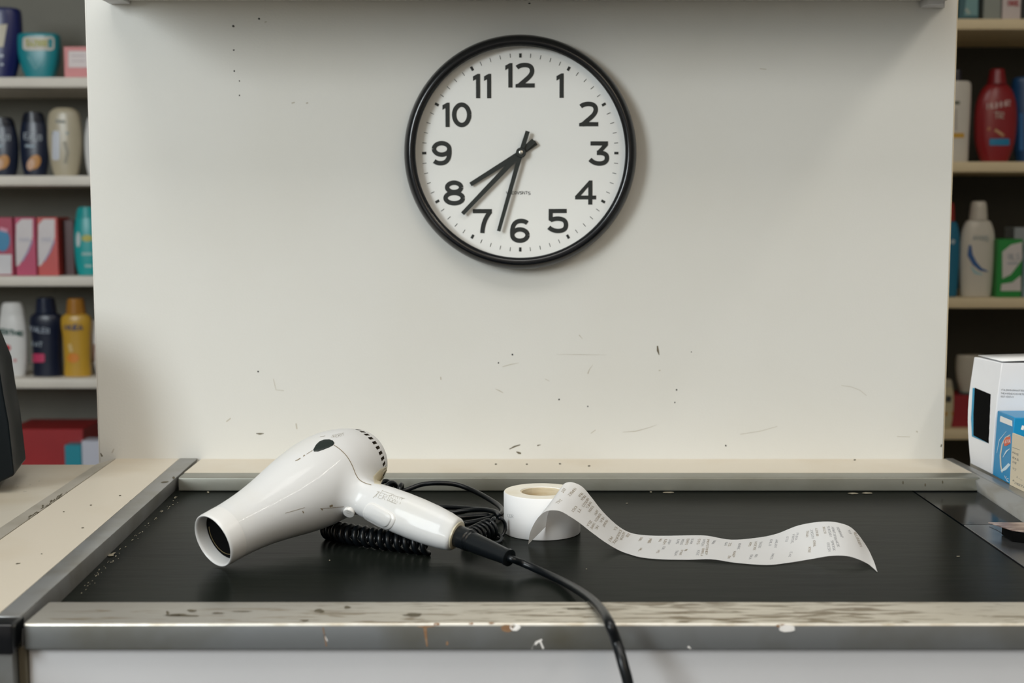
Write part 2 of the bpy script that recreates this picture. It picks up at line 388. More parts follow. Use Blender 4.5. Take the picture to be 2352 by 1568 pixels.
# ---- marks and dirt on the counter
B = {k: bvh_of(o) for k, o in dict(belt=belt, front=fr, left=left_rail, deck=deck, lip=ledge_m, ledge=ledge, steel=stp, right=right_rail).items()}
P = [ribbon(B['front'], [(958, 1438), (975, 1439), (1000, 1437)], [1, 5, 1]), ribbon(B['front'], [(976, 1437), (978, 1460), (981, 1484)], [9, 6, 3]),
     ribbon(B['front'], [(742, 1440), (750, 1484)], 2.5), blob(B['front'], 1003, 1433, 8, 3), blob(B['front'], 1082, 1432, 6, 2.5), blob(B['front'], 1128, 1431, 7, 2), blob(B['front'], 1164, 1443, 15, 9),
     blob(B['front'], 1796, 1437, 14, 4), blob(B['front'], 1027, 1477, 3, 5)]
v, f = merge(P); onto(fr, v, f, M['rust'])
P = [blob(B['front'], 1183, 1440, 12, 8, .0004), blob(B['front'], 1808, 1442, 20, 8, .0004), ribbon(B['front'], [(1222, 1490), (1232, 1475), (1245, 1468)], [3, 6, 4]), ribbon(B['front'], [(1240, 1470), (1248, 1489)], 4),
     ribbon(B['front'], [(1580, 1484), (1586, 1490)], 5), ribbon(B['front'], [(744, 1455), (752, 1472)], 2)]
v, f = merge(P); onto(fr, v, f, M['chip'])
SO = dict(front=fr, left=left_rail, deck=deck, lip=ledge_m, ledge=ledge)
def dirt(k, P): v, f = merge([p for p in P if p[0]]); onto(SO[k], v, f, M['dirt'])
dirt('front', [blob(B['front'], x, y, a, b_, jit=.4, n=14) for x, y, a, b_ in ((405, 1412, 22, 2.2), (440, 1402, 14, 2.5), (420, 1414, 40, 1.6), (498, 1408, 16, 2.4), (560, 1404, 20, 1.5), (385, 1408, 4, 4), (735, 1403, 10, 4), (800, 1395, 8, 3), (950, 1412, 22, 3.5), (700, 1425, 9, 2), (1320, 1398, 26, 2))])
dirt('left', [blob(B['left'], 378, 1107, 9, 2, rot=-.1), blob(B['left'], 399, 1097, 3, 3), blob(B['left'], 332, 1122, 3, 2)])
dirt('deck', [blob(B['deck'], x, y, a, 1.2, jit=.4, rot=-.15) for x, y, a in ((190, 1212, 3), (276, 1138, 2.5), (42, 1294, 5), (95, 1272, 2), (209, 1160, 2.2), (146, 1175, 2.2), (113, 1139, 2), (300, 1150, 2))])
dirt('ledge', [blob(B['ledge'], x, y, 3, 1.6) for x, y in ((1139, 1066), (1286, 1065), (1353, 1070), (1210, 1066), (1963, 1056))])
dirt('lip', [blob(B['lip'], x, y, 1.8, 4) for x, y in ((2074, 1108), (2125, 1113), (2165, 1107))])
P = [ribbon(B['steel'], [(2272, 1209), (2290, 1217), (2310, 1229), (2330, 1243)], 1.6)]
v, f = merge(P); onto(stp, v, f, M['black'])
# grime line along the foot of the left rail
P = []
for k in range(55):
    t = random.random() ** 1.3; x = 165 + (392 - 165) * t; y = 1357 + (1137 - 1357) * t + random.gauss(3, 3)
    P.append(blob(B['belt'], x + 12 + abs(random.gauss(0, 5)), y + 2, random.uniform(.6, 2.8), random.uniform(.4, 1.1), off=.0004, jit=.5, rot=-.7))
P += [blob(B['belt'], 258, 1192 + 5 + 0, 0.1, .1)]
P += [blob(B['belt'], 256, 1275, 9, 3.5, off=.0006, jit=.4, rot=-.5), blob(B['belt'], 1992, 1133, 12, 1.6, off=.0006), blob(B['belt'], 1960, 1134, 11, 1.6, off=.0006, jit=.4), blob(B['belt'], 1535, 1131.5, 14, 1.3, off=.0006), blob(B['belt'], 1495, 1130.5, 2.5, 1.2, off=.0006), blob(B['belt'], 478, 1131, 2.5, 1.8, off=.0006),
      blob(B['belt'], 2201, 1278, 4, .8, off=.0004), blob(B['belt'], 1347, 1307, 1.2, 1, off=.0004), blob(B['belt'], 757, 1287, 1.5, 1, off=.0004), blob(B['belt'], 1440, 1156, 3, .6, off=.0004), blob(B['belt'], 1300, 1155, 2, .8, off=.0004)]
v, f = merge([p for p in P if p[0]]); cr_ = build('crumbs', v, f, cmat((.30, .27, .20), .8), recalc=False)
tag(cr_, 'cream crumbs and paint flakes scattered on the black belt along the left rail', 'crumbs', kind='stuff')

# ================================================================== SIDE COUNTER (left)
sd = empty('side_counter', (-.9, 1.2, 0), 'beige side counter left of the checkout with a dirty grey metal edge strip', 'counter')
t0, t1 = onz(0, 1212, ZR), onz(225, 1063, ZR)
trim_p = [(st(t0, t1, .7).x, .7), (st(s0, s1, .7).x - .0005, .7), (st(s0, s1, 1.626).x - .0005, 1.626), (st(t0, t1, 1.59).x, 1.59)]
trim = prism('edge_strip', trim_p, .80, ZR, M['trim'], sd)
sw = prism('worktop', [(-1.5, .7), (st(t0, t1, .7).x - .0005, .7), (st(t0, t1, 1.59).x - .0005, 1.59), (-1.5, 1.59)], .785, ZR - .0006, M['grey_laminate'], sd)
box('cabinet', -1.48, -.56, .75, 1.57, 0, .784, M['frontpanel'], sd)
bt = bvh_of(trim); P = []
for k in range(26):
    t = random.random(); x = 62 + (155 - 62) * t; y = 1193 - (1193 - 1130) * t
    P.append(blob(bt, x + random.gauss(0, 2), y + random.gauss(0, 2.5), random.uniform(2, 7), random.uniform(1, 2.5), jit=.4, rot=-.6))
v, f = merge([p for p in P if p[0]]); onto(trim, v, f, M['dirt'])
bs = bvh_of(sw); P = [blob(bs, x, y, a, 1, jit=.4, rot=-.1) for x, y, a in ((57, 1129, 4), (40, 1118, 3), (90, 1105, 2), (70, 1113, 2))]
v, f = merge([p for p in P if p[0]]); onto(sw, v, f, M['faint'])

# black till display at the left edge
dp = empty('till_display', (-.86, 1.43, ZR), 'black plastic till display jutting in at the left edge above the side counter', 'display')
Yd = 1.42
pts = [ony(-2, 838, Yd), ony(8, 905, Yd), ony(20, 970, Yd), ony(33, 1086, Yd), ony(33, 1092, Yd), ony(-30, 1122, Yd), ony(-330, 1170, Yd), ony(-330, 760, Yd), ony(-60, 700, Yd)]
n = len(pts); V = list(pts) + [p + Vector((-.02, .09, 0)) for p in pts]
build('housing', V, [tuple(range(n)), tuple(range(n, 2 * n))[::-1]] + [(i, (i + 1) % n, n + (i + 1) % n, n + i) for i in range(n)], mat('display_plastic', (.0015, .004, .006), .35, spec=.2), dp, bevel=.003, seg=3)
v, f = lathe_vf([(.05, 0), (.05, .012), (.018, .02), (.018, .09)], (-.78, 1.45, ZR - .0004)); build('stand', v, f, M['black'], dp, smooth=True, angle=.6)

# ================================================================== PARTITION PANEL
pa, pb = ony(197, 0, YW), ony(228, 1050, YW); qa, qb = ony(2200, 0, YW), ony(2165, 1050, YW)
XL, XR = (pa.x + pb.x) / 2, (qa.x + qb.x) / 2
pn = empty('partition_panel', ((XL + XR) / 2, YW, .70), 'large scuffed cream partition panel standing behind the checkout counter', 'panel')
v, f = boxvf(XL, XR, YW, YW + .018, .70, 2.0)
panel = build('board', v, f, M['panel'], pn, bevel=.0006, seg=1)
v2 = []
box('edge_band', XR, XR + .0012, YW + .001, YW + .0175, .701, 1.999, cmat((.62, .52, .36)), pn)
box('edge_band', XL - .0012, XL, YW + .001, YW + .0175, .701, 1.999, cmat((.74, .71, .66)), pn)
bp_ = bvh_of(panel)
P = [blob(bp_, *q) for q in ((536, 60, 2.8), (595, 43, 2.5), (537, 115, 2.2), (538, 163, 2), (550, 219, 1.8), (550, 186, 1.6), (1177, 814, 2.2), (1145, 833, 1.8), (1284, 917, 2), (1350, 933, 1.7), (1554, 895, 2.1), (1550, 924, 1.7), (1588, 808, 1.4), (1216, 8, 3, 1.5), (593, 853, 2), (1667, 1023, 2.2))]
v, f = merge([p for p in P if p[0]]); onto(panel, v, f, M['dot'])
P = [ribbon(bp_, *q) for q in (([(1510, 794), (1511, 805), (1514, 815)], [3, 5, 1]), ([(1170, 1031), (1182, 1025), (1195, 1021)], [2, 3.5, 2]), ([(1186, 1037), (1192, 1040), (1197, 1041)], [2, 5, 3]),
     ([(588, 995), (597, 996), (606, 995)], [1, 4, 1]), ([(231, 1040), (235, 1048)], [2, 4]), ([(228, 992), (230, 1000)], [2, 3]), ([(2163, 1020), (2161, 1026)], 3), ([(1234, 1023), (1242, 1021)], [3, 1]), ([(226, 1010), (227, 1020)], 2))]
v, f = merge([p for p in P if p[0]]); onto(panel, v, f, cmat((.13, .11, .07), .8))
P = [ribbon(bp_, *q) for q in (([(1154, 842), (1172, 837), (1192, 833)], [1.2, 1.8, .5]), ([(1350, 858), (1354, 848), (1362, 837)], [3, 1.4, .5]), ([(1138, 893), (1147, 897), (1156, 902)], [.8, 2.2, 1]),
     ([(1278, 814), (1330, 814), (1392, 815)], [.4, .9, .4]), ([(1430, 992), (1460, 990), (1490, 982), (1508, 975)], [.6, 1.6, .8, .5]), ([(1932, 885), (1955, 888), (1975, 896), (1990, 908)], .9), ([(1700, 997), (1745, 990), (1785, 979)], .9),
     ([(1330, 769), (1338, 778)], [2, .6]), ([(1252, 870), (1262, 875)], 1), ([(1357, 995), (1368, 987)], 1.4), ([(670, 237), (677, 235)], 3), ([(703, 237), (708, 236)], 3), ([(628, 870), (634, 895), (652, 897)], 1.2),
     ([(680, 972), (682, 985)], 2.5), ([(1012, 865), (1013, 872)], 2.5), ([(1745, 158), (1760, 159)], 1.6), ([(608, 51), (613, 50)], 2.5), ([(1513, 851), (1517, 850)], 2.5), ([(262, 1030), (257, 1040)], 2), ([(530, 960), (520, 968)], 2.5),
     ([(2104, 990), (2108, 992)], 3), ([(2060, 1002), (2090, 1003)], 1))]
v, f = merge([p for p in P if p[0]]); onto(panel, v, f, M['faint'])

# overhead shelf fixed to the partition, only its underside shows at the top edge
os_ = empty('overhead_shelf', (0, YW - .001, 1.372), 'white overhead shelf along the top edge above the clock, on metal brackets', 'shelf')
oxl, oxr = ony(262, 0, YW).x, ony(2172, 0, YW).x
zs = ony(1176, 0, YW).z - .0012
box('board', oxl, oxr, 1.41, YW - .0012, zs, zs + .03, M['panel'], os_)
bz = ony(275, 4, YW - .02).z
box('bracket', ony(252, 0, YW).x, ony(300, 0, YW).x, YW - .035, YW - .0013, bz, zs - .0002, M['frontpanel'], os_, bevel=.001)
bz = ony(2130, 10, YW - .03).z
prism('bracket', [(ony(2112, 0, YW).x, YW - .0013), (ony(2170, 0, YW).x, YW - .0013), (ony(2150, 0, YW).x, YW - .03), (ony(2116, 0, YW).x, YW - .03)], bz, zs - .0002, M['frontpanel'], os_, bevel=.001)

# ================================================================== WALL CLOCK
Z26 = 1568 / 600.0
YD = YW - .012                                # dial plane
def ck(x, y, Y=YD): return ony(900 + x / Z26, 50 + y / Z26, Y)   # from zoomed clock pixels
cc = ck(771, 788); S = (ck(1771, 788).x - cc.x) / 1000  # metres per zoomed pixel
cc_w = Vector((cc.x, YW, cc.z))
clk = empty('wall_clock', cc_w, 'round wall clock with thick black rim and white dial hung on the partition', 'clock')
YF = YW - .030; cf = ck(773, 778, YF)
Sf = (ck(1773, 778, YF).x - cf.x) / 1000
Ro = 705 * Sf; Ri = 634 * S
prof = [(Ro - .010, .0008), (Ro - .003, .004), (Ro, .012), (Ro - .0005, .019), (Ro - .003, .0255), (Ro - .0065, .029), (Ro - .0095, .0298), (Ro - .0125, .0285), (Ro - .0145, .025), (Ri + .0005, .0195), (Ri, .0125), (Ri, .0008)]
v, f = lathe_vf(prof, (cc.x, YW, cc.z), (0, -1, 0), 160, close=True); build('rim', v, f, M['blackgloss'], clk, smooth=True, angle=.9)
v, f = lathe_vf([(Ri + .002, .0008), (Ri + .002, .0118)], (cc.x, YW, cc.z), (0, -1, 0), 128); dial = build('dial', v, f, M['face'], clk, smooth=True, angle=.5)
YI = YD - .0003
def c2(x, y, Y=YI):  # dial-plane coordinates from zoomed pixels relative to centre
    return Vector((cc.x + (x - 771) * S, Y, cc.z - (y - 788) * S))
def strokeC(pts, wd):
    v = []; n = len(pts)
    for i, p in enumerate(pts):
        if i == 0: d = (pts[1][0] - p[0], pts[1][1] - p[1]); m_ = 1
        elif i == n - 1: d = (p[0] - pts[-2][0], p[1] - pts[-2][1]); m_ = 1
        else:
            d1 = (p[0] - pts[i - 1][0], p[1] - pts[i - 1][1]); d2 = (pts[i + 1][0] - p[0], pts[i + 1][1] - p[1])
            l1 = math.hypot(*d1) or 1; l2 = math.hypot(*d2) or 1; d = (d1[0] / l1 + d2[0] / l2, d1[1] / l1 + d2[1] / l2)
            ll = math.hypot(*d) or 1; m_ = 1 / max(.4, (d[0] * d1[0] + d[1] * d1[1]) / (ll * l1))
        l = math.hypot(*d) or 1; nx, ny = -d[1] / l * wd / 2 * m_, d[0] / l * wd / 2 * m_
        v += [(p[0] + nx, p[1] + ny), (p[0] - nx, p[1] - ny)]
    return v, [(2 * i, 2 * i + 1, 2 * i + 3, 2 * i + 2) for i in range(n - 1)]
def arc(cx, cy, rx, ry, a0, a1, n=22):
    return [(cx + rx * math.cos(math.radians(a0 + (a1 - a0) * k / n)), cy + ry * math.sin(math.radians(a0 + (a1 - a0) * k / n))) for k in range(n + 1)]
def qbez(a, b, c, n=10): return [((1 - t) ** 2 * a[0] + 2 * t * (1 - t) * b[0] + t * t * c[0], (1 - t) ** 2 * a[1] + 2 * t * (1 - t) * b[1] + t * t * c[1]) for t in [k / n for k in range(n + 1)]]
W = 26.8
def polyd(p): return list(p), [tuple(range(len(p)))]
# digits: local coords x right, y UP, height 144
D = {}
D['1'] = [polyd([(18, 0), (43, 0), (43, 144), (28, 144), (0, 129), (0, 102), (18, 112)])]
D['2'] = [strokeC([(11, 117)] + qbez((11, 117), (28, 132), (56, 132.5), 8)[1:] + qbez((56, 132.5), (101, 133), (101, 98), 10)[1:] + qbez((101, 98), (101, 78), (74, 54), 8)[1:] + [(20, 8)], W), polyd([(2, 0), (117, 0), (117, 25), (22, 25), (2, 19)])]
D['3'] = [polyd([(12, 144), (117, 144), (117, 119), (12, 119)]), strokeC([(106, 126), (58, 74)], 24), strokeC([(50, 76)] + qbez((62, 76), (111, 77), (111, 46), 10) + qbez((111, 46), (111, 13), (66, 12), 10)[1:] + qbez((66, 12), (32, 12), (9, 37), 8)[1:], W)]
D['4'] = [polyd([(0, 31), (127, 31), (127, 54), (0, 54)]), polyd([(79, 0), (104, 0), (104, 70), (79, 70)]), polyd([(0, 40), (31, 50), (104, 135), (104, 144), (84, 144), (0, 50)]), polyd([(79, 31), (104, 31), (104, 144), (79, 120)])]
D['5'] = [polyd([(7, 144), (116, 144), (116, 119), (7, 119)]), polyd([(7, 130), (32, 130), (32, 78), (22, 68), (7, 76)]), strokeC([(18, 76)] + qbez((18, 76), (40, 86), (62, 86), 6)[1:] + qbez((62, 86), (112, 85), (112, 48), 10)[1:] + qbez((112, 48), (112, 12), (64, 12), 10)[1:] + qbez((64, 12), (30, 12), (8, 34), 8)[1:], W)]
D['6'] = [strokeC(arc(59, 46, 46, 34, 0, 360, 36), W), strokeC(qbez((12.5, 50), (8, 132), (68, 131), 14) + qbez((68, 131), (88, 131), (104, 118), 6)[1:], W)]
D['7'] = [polyd([(0, 144), (115, 144), (115, 119), (0, 119)]), strokeC(qbez((106, 130), (60, 75), (57, 0), 12), W)]
D['8'] = [strokeC(arc(65, 104, 42, 28, 0, 360, 32), W), strokeC(arc(65, 40, 52, 31, 0, 360, 36), W)]
D['9'] = [([(120 - x, 144 - y) for x, y in p], q) for p, q in D['6']]
D['0'] = [strokeC(arc(58, 72, 45, 60, 0, 360, 40), W)]
def digit(ch, x, base, wd=1):
    parts = []
    for k, (p, q) in enumerate(D[ch]):
        parts.append(([c2(x + a * wd, base - b, YI - k * .00004) for a, b in p], q))
    return merge(parts)
for txt, items in {'numeral_12': (('1', 681, 400), ('2', 740, 400)), 'numeral_1': (('1', 987, 461),), 'numeral_2': (('2', 1121, 629),), 'numeral_3': (('3', 1180, 862),), 'numeral_4': (('4', 1101, 1095),),
                   'numeral_5': (('5', 935, 1265),), 'numeral_6': (('6', 710, 1324),), 'numeral_7': (('7', 485, 1266),), 'numeral_8': (('8', 308, 1096),), 'numeral_9': (('9', 238, 861),),
                   'numeral_10': (('1', 305, 633), ('0', 362, 633)), 'numeral_11': (('1', 488, 463), ('1', 554, 463))}.items():
    v, f = merge([digit(*i) for i in items]); build('numeral', v, f, M['ink'], clk, recalc=False)
P = []
for k in range(60):
    a = math.radians(k * 6); major = k % 5 == 0
    r0, r1, wd = (564, 589, 15) if major else (566, 590, 3.2)
    ca, sa = math.sin(a), -math.cos(a)
    p0, p1 = (771 + ca * r0, 788 + sa * r0), (771 + ca * r1, 788 + sa * r1)
    q, ff = strokeC([p0, p1], wd); P.append(([c2(*t) for t in q], ff))
v, f = merge(P); onto(dial, v, f, M['ink'])
P = []
for i, ch in enumerate('VTEOVSNTS'):
    for stx in GL[ch]:
        pts = [(686 + i * 16.6 + u * 12.5, 1016 + vv * 17 + (3 if i == 8 else 0)) for u, vv in stx]
        q, ff = strokeC(pts, 2.6); P.append(([c2(*t) for t in q], ff))
v, f = merge(P); onto(dial, v, f, M['ink'])
def slab(pts, Y0, Y1, name, m):  # extruded polygon between depths
    n = len(pts); V = [c2(*p, Y0) for p in pts] + [c2(*p, Y1) for p in pts]
    return build(name, V, [tuple(range(n)), tuple(range(n, 2 * n))[::-1]] + [(i, (i + 1) % n, n + (i + 1) % n, n + i) for i in range(n)], m, clk)
pv = (775, 781 + 5)   # pivot on the dial plane (hands sit slightly in front)
def handpoly(tip, tail, wt, wm, wl):
    d = (tip[0] - tail[0], tip[1] - tail[1]); l = math.hypot(*d); d = (d[0] / l, d[1] / l); n_ = (-d[1], d[0])
    mid = pv
    return [(tail[0] + n_[0] * wl / 2, tail[1] + n_[1] * wl / 2), (mid[0] + n_[0] * wm / 2, mid[1] + n_[1] * wm / 2), (tip[0] + n_[0] * wt / 2, tip[1] + n_[1] * wt / 2),
            (tip[0] - n_[0] * wt / 2, tip[1] - n_[1] * wt / 2), (mid[0] - n_[0] * wm / 2, mid[1] - n_[1] * wm / 2), (tail[0] - n_[0] * wl / 2, tail[1] - n_[1] * wl / 2)]
slab(handpoly((472, 975), (866, 726), 25, 32, 32), YD - .0035, YD - .0045, 'hour_hand', M['hand'])
slab(handpoly((424, 1150), (853, 715), 24, 32, 34), YD - .0055, YD - .0065, 'minute_hand', M['hand'])
slab(handpoly((641, 1254), (815, 660), 22, 28, 26), YD - .0075, YD - .0082, 'second_hand', M['hand'])
v, f = lathe_vf([(30 * S, .002), (30 * S, .0092), (27 * S, .0098)], c2(*pv, YD), (0, -1, 0), 40); build('hub', v, f, M['hand'], clk, smooth=True, angle=.5)
v, f = lathe_vf([(12 * S, .0098), (12 * S, .0108), (5 * S, .0112)], c2(*pv, YD), (0, -1, 0), 24); build('centre_pin', v, f, M['screw'], clk, smooth=True, angle=.5)

# ================================================================== HAIR DRYER
RT = np.array([0, .02, .045, .07, .095, .12, .145, .165, .185, .198]); RR = np.array([.0258, .0259, .0278, .0322, .0382, .0426, .0437, .0407, .0342, .0265])
N0 = np.array([-.26946, 1.18136, .8256]); A0 = np.array([.63338, .72733, .26423]); A0 /= np.linalg.norm(A0)
hd = empty('hair_dryer', Vector((N0[0], N0[1], ZB)), 'white hair dryer lying on the black belt with its nozzle facing left', 'hair dryer')
tt = np.linspace(0, .198, 60); kk = np.ones(7) / 7
rrr = np.interp(tt, RT, RR); rrr = np.convolve(np.pad(rrr, 3, mode='reflect', reflect_type='odd'), kk, 'valid')
# dome at the back
dome_t = np.array([.201, .204, .206, .207]); dome_r = np.array([.0235, .018, .011, .003])
PT = np.concatenate([tt[tt > .0125], dome_t]); PR = np.concatenate([rrr[tt > .0125], dome_r])
poly = np.concatenate([[[PT[0], 0]], np.stack([PT, PR], 1), [[PT[-1] + .0003, 0]]])
gt, gr = np.meshgrid(np.linspace(-.03, .24, 271), np.linspace(0, .19, 191), indexing='ij')
def seg_d(px_, py_, a, b):
    ab = b - a; t = np.clip(((px_ - a[0]) * ab[0] + (py_ - a[1]) * ab[1]) / (ab @ ab + 1e-12), 0, 1)
    return np.hypot(px_ - a[0] - t * ab[0], py_ - a[1] - t * ab[1])
dd = np.full(gt.shape, 1e9)
for i in range(len(poly) - 1): dd = np.minimum(dd, seg_d(gt, gr, poly[i], poly[i + 1]))
rin = np.interp(gt, PT, PR); inside = (gt > PT[0]) & (gt < PT[-1]) & (gr < rin)
SD = np.where(inside, -dd, dd)
def body_sdf(p):
    q = p - N0; t = q @ A0; r = np.sqrt(np.maximum((q * q).sum(-1) - t * t, 0))
    ft = np.clip((t + .03) / .001, 0, 269.99); fr_ = np.clip(r / .001, 0, 189.99); i = ft.astype(int); j = fr_.astype(int); a = ft - i; b = fr_ - j
    return (SD[i, j] * (1 - a) * (1 - b) + SD[i + 1, j] * a * (1 - b) + SD[i, j + 1] * (1 - a) * b + SD[i + 1, j + 1] * a * b)
J0 = N0 + A0 * .134
E0 = np.array(onz(1049, 1229, .8225))
HD = E0 - J0; HL = np.linalg.norm(HD); HD /= HL
vd = E0 - np.array(CAM); vd /= np.linalg.norm(vd)
Hv = vd - HD * (vd @ HD); Hv /= np.linalg.norm(Hv)     # away from viewer
Hu = np.cross(HD, Hv)                                   # up/down in view
if Hu[2] < 0: Hu = -Hu
hs = np.array([0, .04, .055, .07, .085, .10, .115, .128, .140]) * HL / .140
hh = np.array([.0165, .0170, .0182, .0196, .0202, .0202, .0195, .0180, .0155]) * .985
hw = np.array([.016, .016, .016, .0165, .017, .017, .0165, .0155, .014])
def handle_sdf(p):
    q = p - J0; s = q @ HD; u = q @ Hu; v_ = q @ Hv
    a = np.interp(s, hs, hh); b = np.interp(s, hs, hw)
    e = 2.7; nrm = (np.abs(u / a) ** e + np.abs(v_ / b) ** e + 1e-12) ** (1 / e)
    d = (nrm - 1) * np.minimum(a, b); c = s - HL; k = .004
    h_ = np.clip(.5 + .5 * (d - c) / k, 0, 1); d = c * (1 - h_) + d * h_ + k * h_ * (1 - h_)
    return np.maximum(d, -s - .0)
def dsdf(p):
    a = body_sdf(p); b = handle_sdf(p); k = .013
    h_ = np.clip(.5 + .5 * (b - a) / k, 0, 1); return b * (1 - h_) + a * h_ - k * h_ * (1 - h_)
def surface_net(fn, lo, hi, step):
    ax = [np.arange(lo[i], hi[i], step) for i in range(3)]; shp = [len(a) for a in ax]
    V = np.empty(shp)
    for i, x in enumerate(ax[0]):
        yy, zz = np.meshgrid(ax[1], ax[2], indexing='ij'); V[i] = fn(np.stack([np.full(yy.shape, x), yy, zz], -1).reshape(-1, 3)).reshape(yy.shape)
    sgn = V < 0
    c = np.zeros([s - 1 for s in shp], int)
    for a in (0, 1):
        for b in (0, 1):
            for d in (0, 1): c += sgn[a:shp[0] - 1 + a, b:shp[1] - 1 + b, d:shp[2] - 1 + d]
    act = (c > 0) & (c < 8); idx = -np.ones(act.shape, int); ii = np.argwhere(act); idx[act] = np.arange(len(ii))
    pts = np.array([ax[0][0], ax[1][0], ax[2][0]]) + (ii + .5) * step
    for _ in range(6):   # newton onto the iso surface
        d0 = fn(pts); e = 3e-4; G = np.stack([(fn(pts + np.eye(3)[k] * e) - fn(pts - np.eye(3)[k] * e)) / (2 * e) for k in range(3)], 1)
        g2 = (G * G).sum(1) + 1e-6; stp_ = -(d0 / g2)[:, None] * G; ln = np.linalg.norm(stp_, axis=1, keepdims=True); stp_ *= np.minimum(1, step * .8 / (ln + 1e-12)); pts += stp_
    faces = []
    for axn in range(3):
        o1, o2 = [(1, 2), (2, 0), (0, 1)][axn]
        s1_ = [slice(None)] * 3; s2_ = [slice(None)] * 3; s1_[axn] = slice(0, -1); s2_[axn] = slice(1, None)
        ch = sgn[tuple(s1_)] != sgn[tuple(s2_)]; E = np.argwhere(ch); E = E[(E[:, o1] > 0) & (E[:, o2] > 0) & (E[:, o1] < shp[o1] - 1) & (E[:, o2] < shp[o2] - 1)]
        first = sgn[tuple(s1_)][tuple(E.T)]
        d1 = np.zeros(3, int); d1[o1] = 1; d2 = np.zeros(3, int); d2[o2] = 1
        q = np.stack([idx[tuple((E - d1 - d2).T)], idx[tuple((E - d2).T)], idx[tuple(E.T)], idx[tuple((E - d1).T)]], 1)
        q[~first] = q[~first][:, ::-1]; faces.append(q)
    return pts, np.concatenate(faces)
lo = np.minimum(np.minimum(N0, N0 + A0 * .21), E0) - .055; hi = np.maximum(np.maximum(N0, N0 + A0 * .21), E0) + .055
pts, fcs = surface_net(dsdf, lo, hi, .0013)
base = np.array(rootloc(hd))
me = bpy.data.meshes.new('body_shell'); me.from_pydata((pts - base).tolist(), [], fcs.tolist()); me.update()
for p in me.polygons: p.use_smooth = True
me.materials.append(M['dryer']); me.materials.append(M['slot'])
shell = bpy.data.objects.new('body_shell', me); COL.objects.link(shell); shell.parent = hd
e1 = np.cross(A0, [0, 0, 1]); e1 /= np.linalg.norm(e1); e2 = np.cross(A0, e1)
V3 = lambda a: Vector(tuple(float(x) for x in a))
# vent slots cut into the back dome, their shade painted as dark walls
P = []
NS = 34
for k in range(NS):
    ph = 2 * math.pi * (k + .3) / NS; rd = e1 * math.cos(ph) + e2 * math.sin(ph); tg = -e1 * math.sin(ph) + e2 * math.cos(ph)
    if rd @ HD > .55 and False: continue
    t_c = .1885; r_c = float(np.interp(t_c, PT, PR)); sl = -.75; ax_ = A0 + rd * sl; ax_ /= np.linalg.norm(ax_); nn = rd - ax_ * (rd @ ax_); nn /= np.linalg.norm(nn)
    c0_ = N0 + A0 * t_c + rd * r_c
    V8 = [V3(c0_ + ax_ * a * .0038 + tg * b * .0016 + nn * c * .0028) for a in (-1, 1) for b in (-1, 1) for c in (-1, 1)]
    P.append((V8, [(0, 1, 3, 2), (4, 6, 7, 5), (0, 4, 5, 1), (2, 3, 7, 6), (0, 2, 6, 4), (1, 5, 7, 3)]))
v, f = merge(P)
cut = build('cutter', v, f, M['slot'])
md = shell.modifiers.new('cut', 'BOOLEAN'); md.operation = 'DIFFERENCE'; md.object = cut; md.solver = 'EXACT'
try: md.material_mode = 'TRANSFER'
except Exception: pass
dg = bpy.context.evaluated_depsgraph_get(); dg.update()
nm = bpy.data.meshes.new_from_object(shell.evaluated_get(dg)); shell.modifiers.clear(); shell.data = nm; bpy.data.objects.remove(cut)
try: nm.set_sharp_from_angle(angle=math.radians(50))
except Exception: pass
nm.name = 'body_shell'
# nozzle ring (hollow)
rN = float(RR[0])
v, f = lathe_vf([(rN - .0028, .0125), (rN - .0024, .002), (rN - .0019, .0002), (rN - .001, -.0003), (rN - .0002, .0004), (rN + .0001, .0025), (float(np.interp(.0168, PT, PR)) + .00012, .0168), (rN - .006, .0168), (rN - .006, .0128)], V3(N0), V3(A0), 96, close=True)
build('nozzle', v, f, M['dryer_rim'], hd, smooth=True, angle=.8)
v, f = lathe_vf([(rN - .0029, .0116), (rN - .0029, .0140)], V3(N0), V3(A0), 64); build('nozzle_grille', v, f, M['void'], hd)['label'] = 'black opening inside the nozzle'
v, f = tube_vf([V3(N0 + A0 * .0108 + e1 * (rN - .0075) * math.cos(t) + e2 * (rN - .0075) * math.sin(t)) for t in np.linspace(0, math.pi, 40) + math.radians(20)], .00018, 6)
build('grille_wire', v, f, cmat((.35, .27, .12), .3), hd, smooth=True)
Bd = bvh_of(shell)
# badge
bad = [(719, 1033), (725, 1022), (733, 1014), (744, 1009.5), (757, 1009), (765, 1012), (768.5, 1017), (766, 1022), (757, 1027), (742, 1033), (730, 1037), (721, 1037)]
v, f = pad(Bd, bad, .0007); build('badge', v, f, cmat((.012, .02, .018), .4), hd, smooth=True, angle=.9)['label'] = 'black teardrop badge'
# switch, its surround and round button
def tilt(poly, cx, cy, a): c, s = math.cos(a), math.sin(a); return [(cx + x * c - y * s, cy + x * s + y * c) for x, y in poly]
v, f = pad(Bd, tilt(rrect(-39, -22, 39, 22, 17), 871, 1185, .50), .0010, rings=(1, .96, .90, .6), hs=(-.4, .6, 1, 1)); so = build('switch_surround', v, f, M['dryer_rim'], hd, smooth=True, angle=.9)
v, f = pad(Bd, tilt(rrect(-33, -16, 33, 16, 12), 869, 1183, .50), .0021, rings=(1, .95, .88, .5), hs=(.2, .8, 1, 1)); build('switch', v, f, M['dryer'], so, smooth=True, angle=.9)
h_ = hit(Bd, 803, 1173); bn = (h_[1] * .8 + Vector((-.2, -.6, -.25))).normalized()
v, f = lathe_vf([(.0056, -.003), (.0056, .0028), (.0052, .0036), (.0042, .0038)], h_[0], bn, 32); bb = build('cool_button', v, f, M['dryer_rim'], hd, smooth=True, angle=.7)
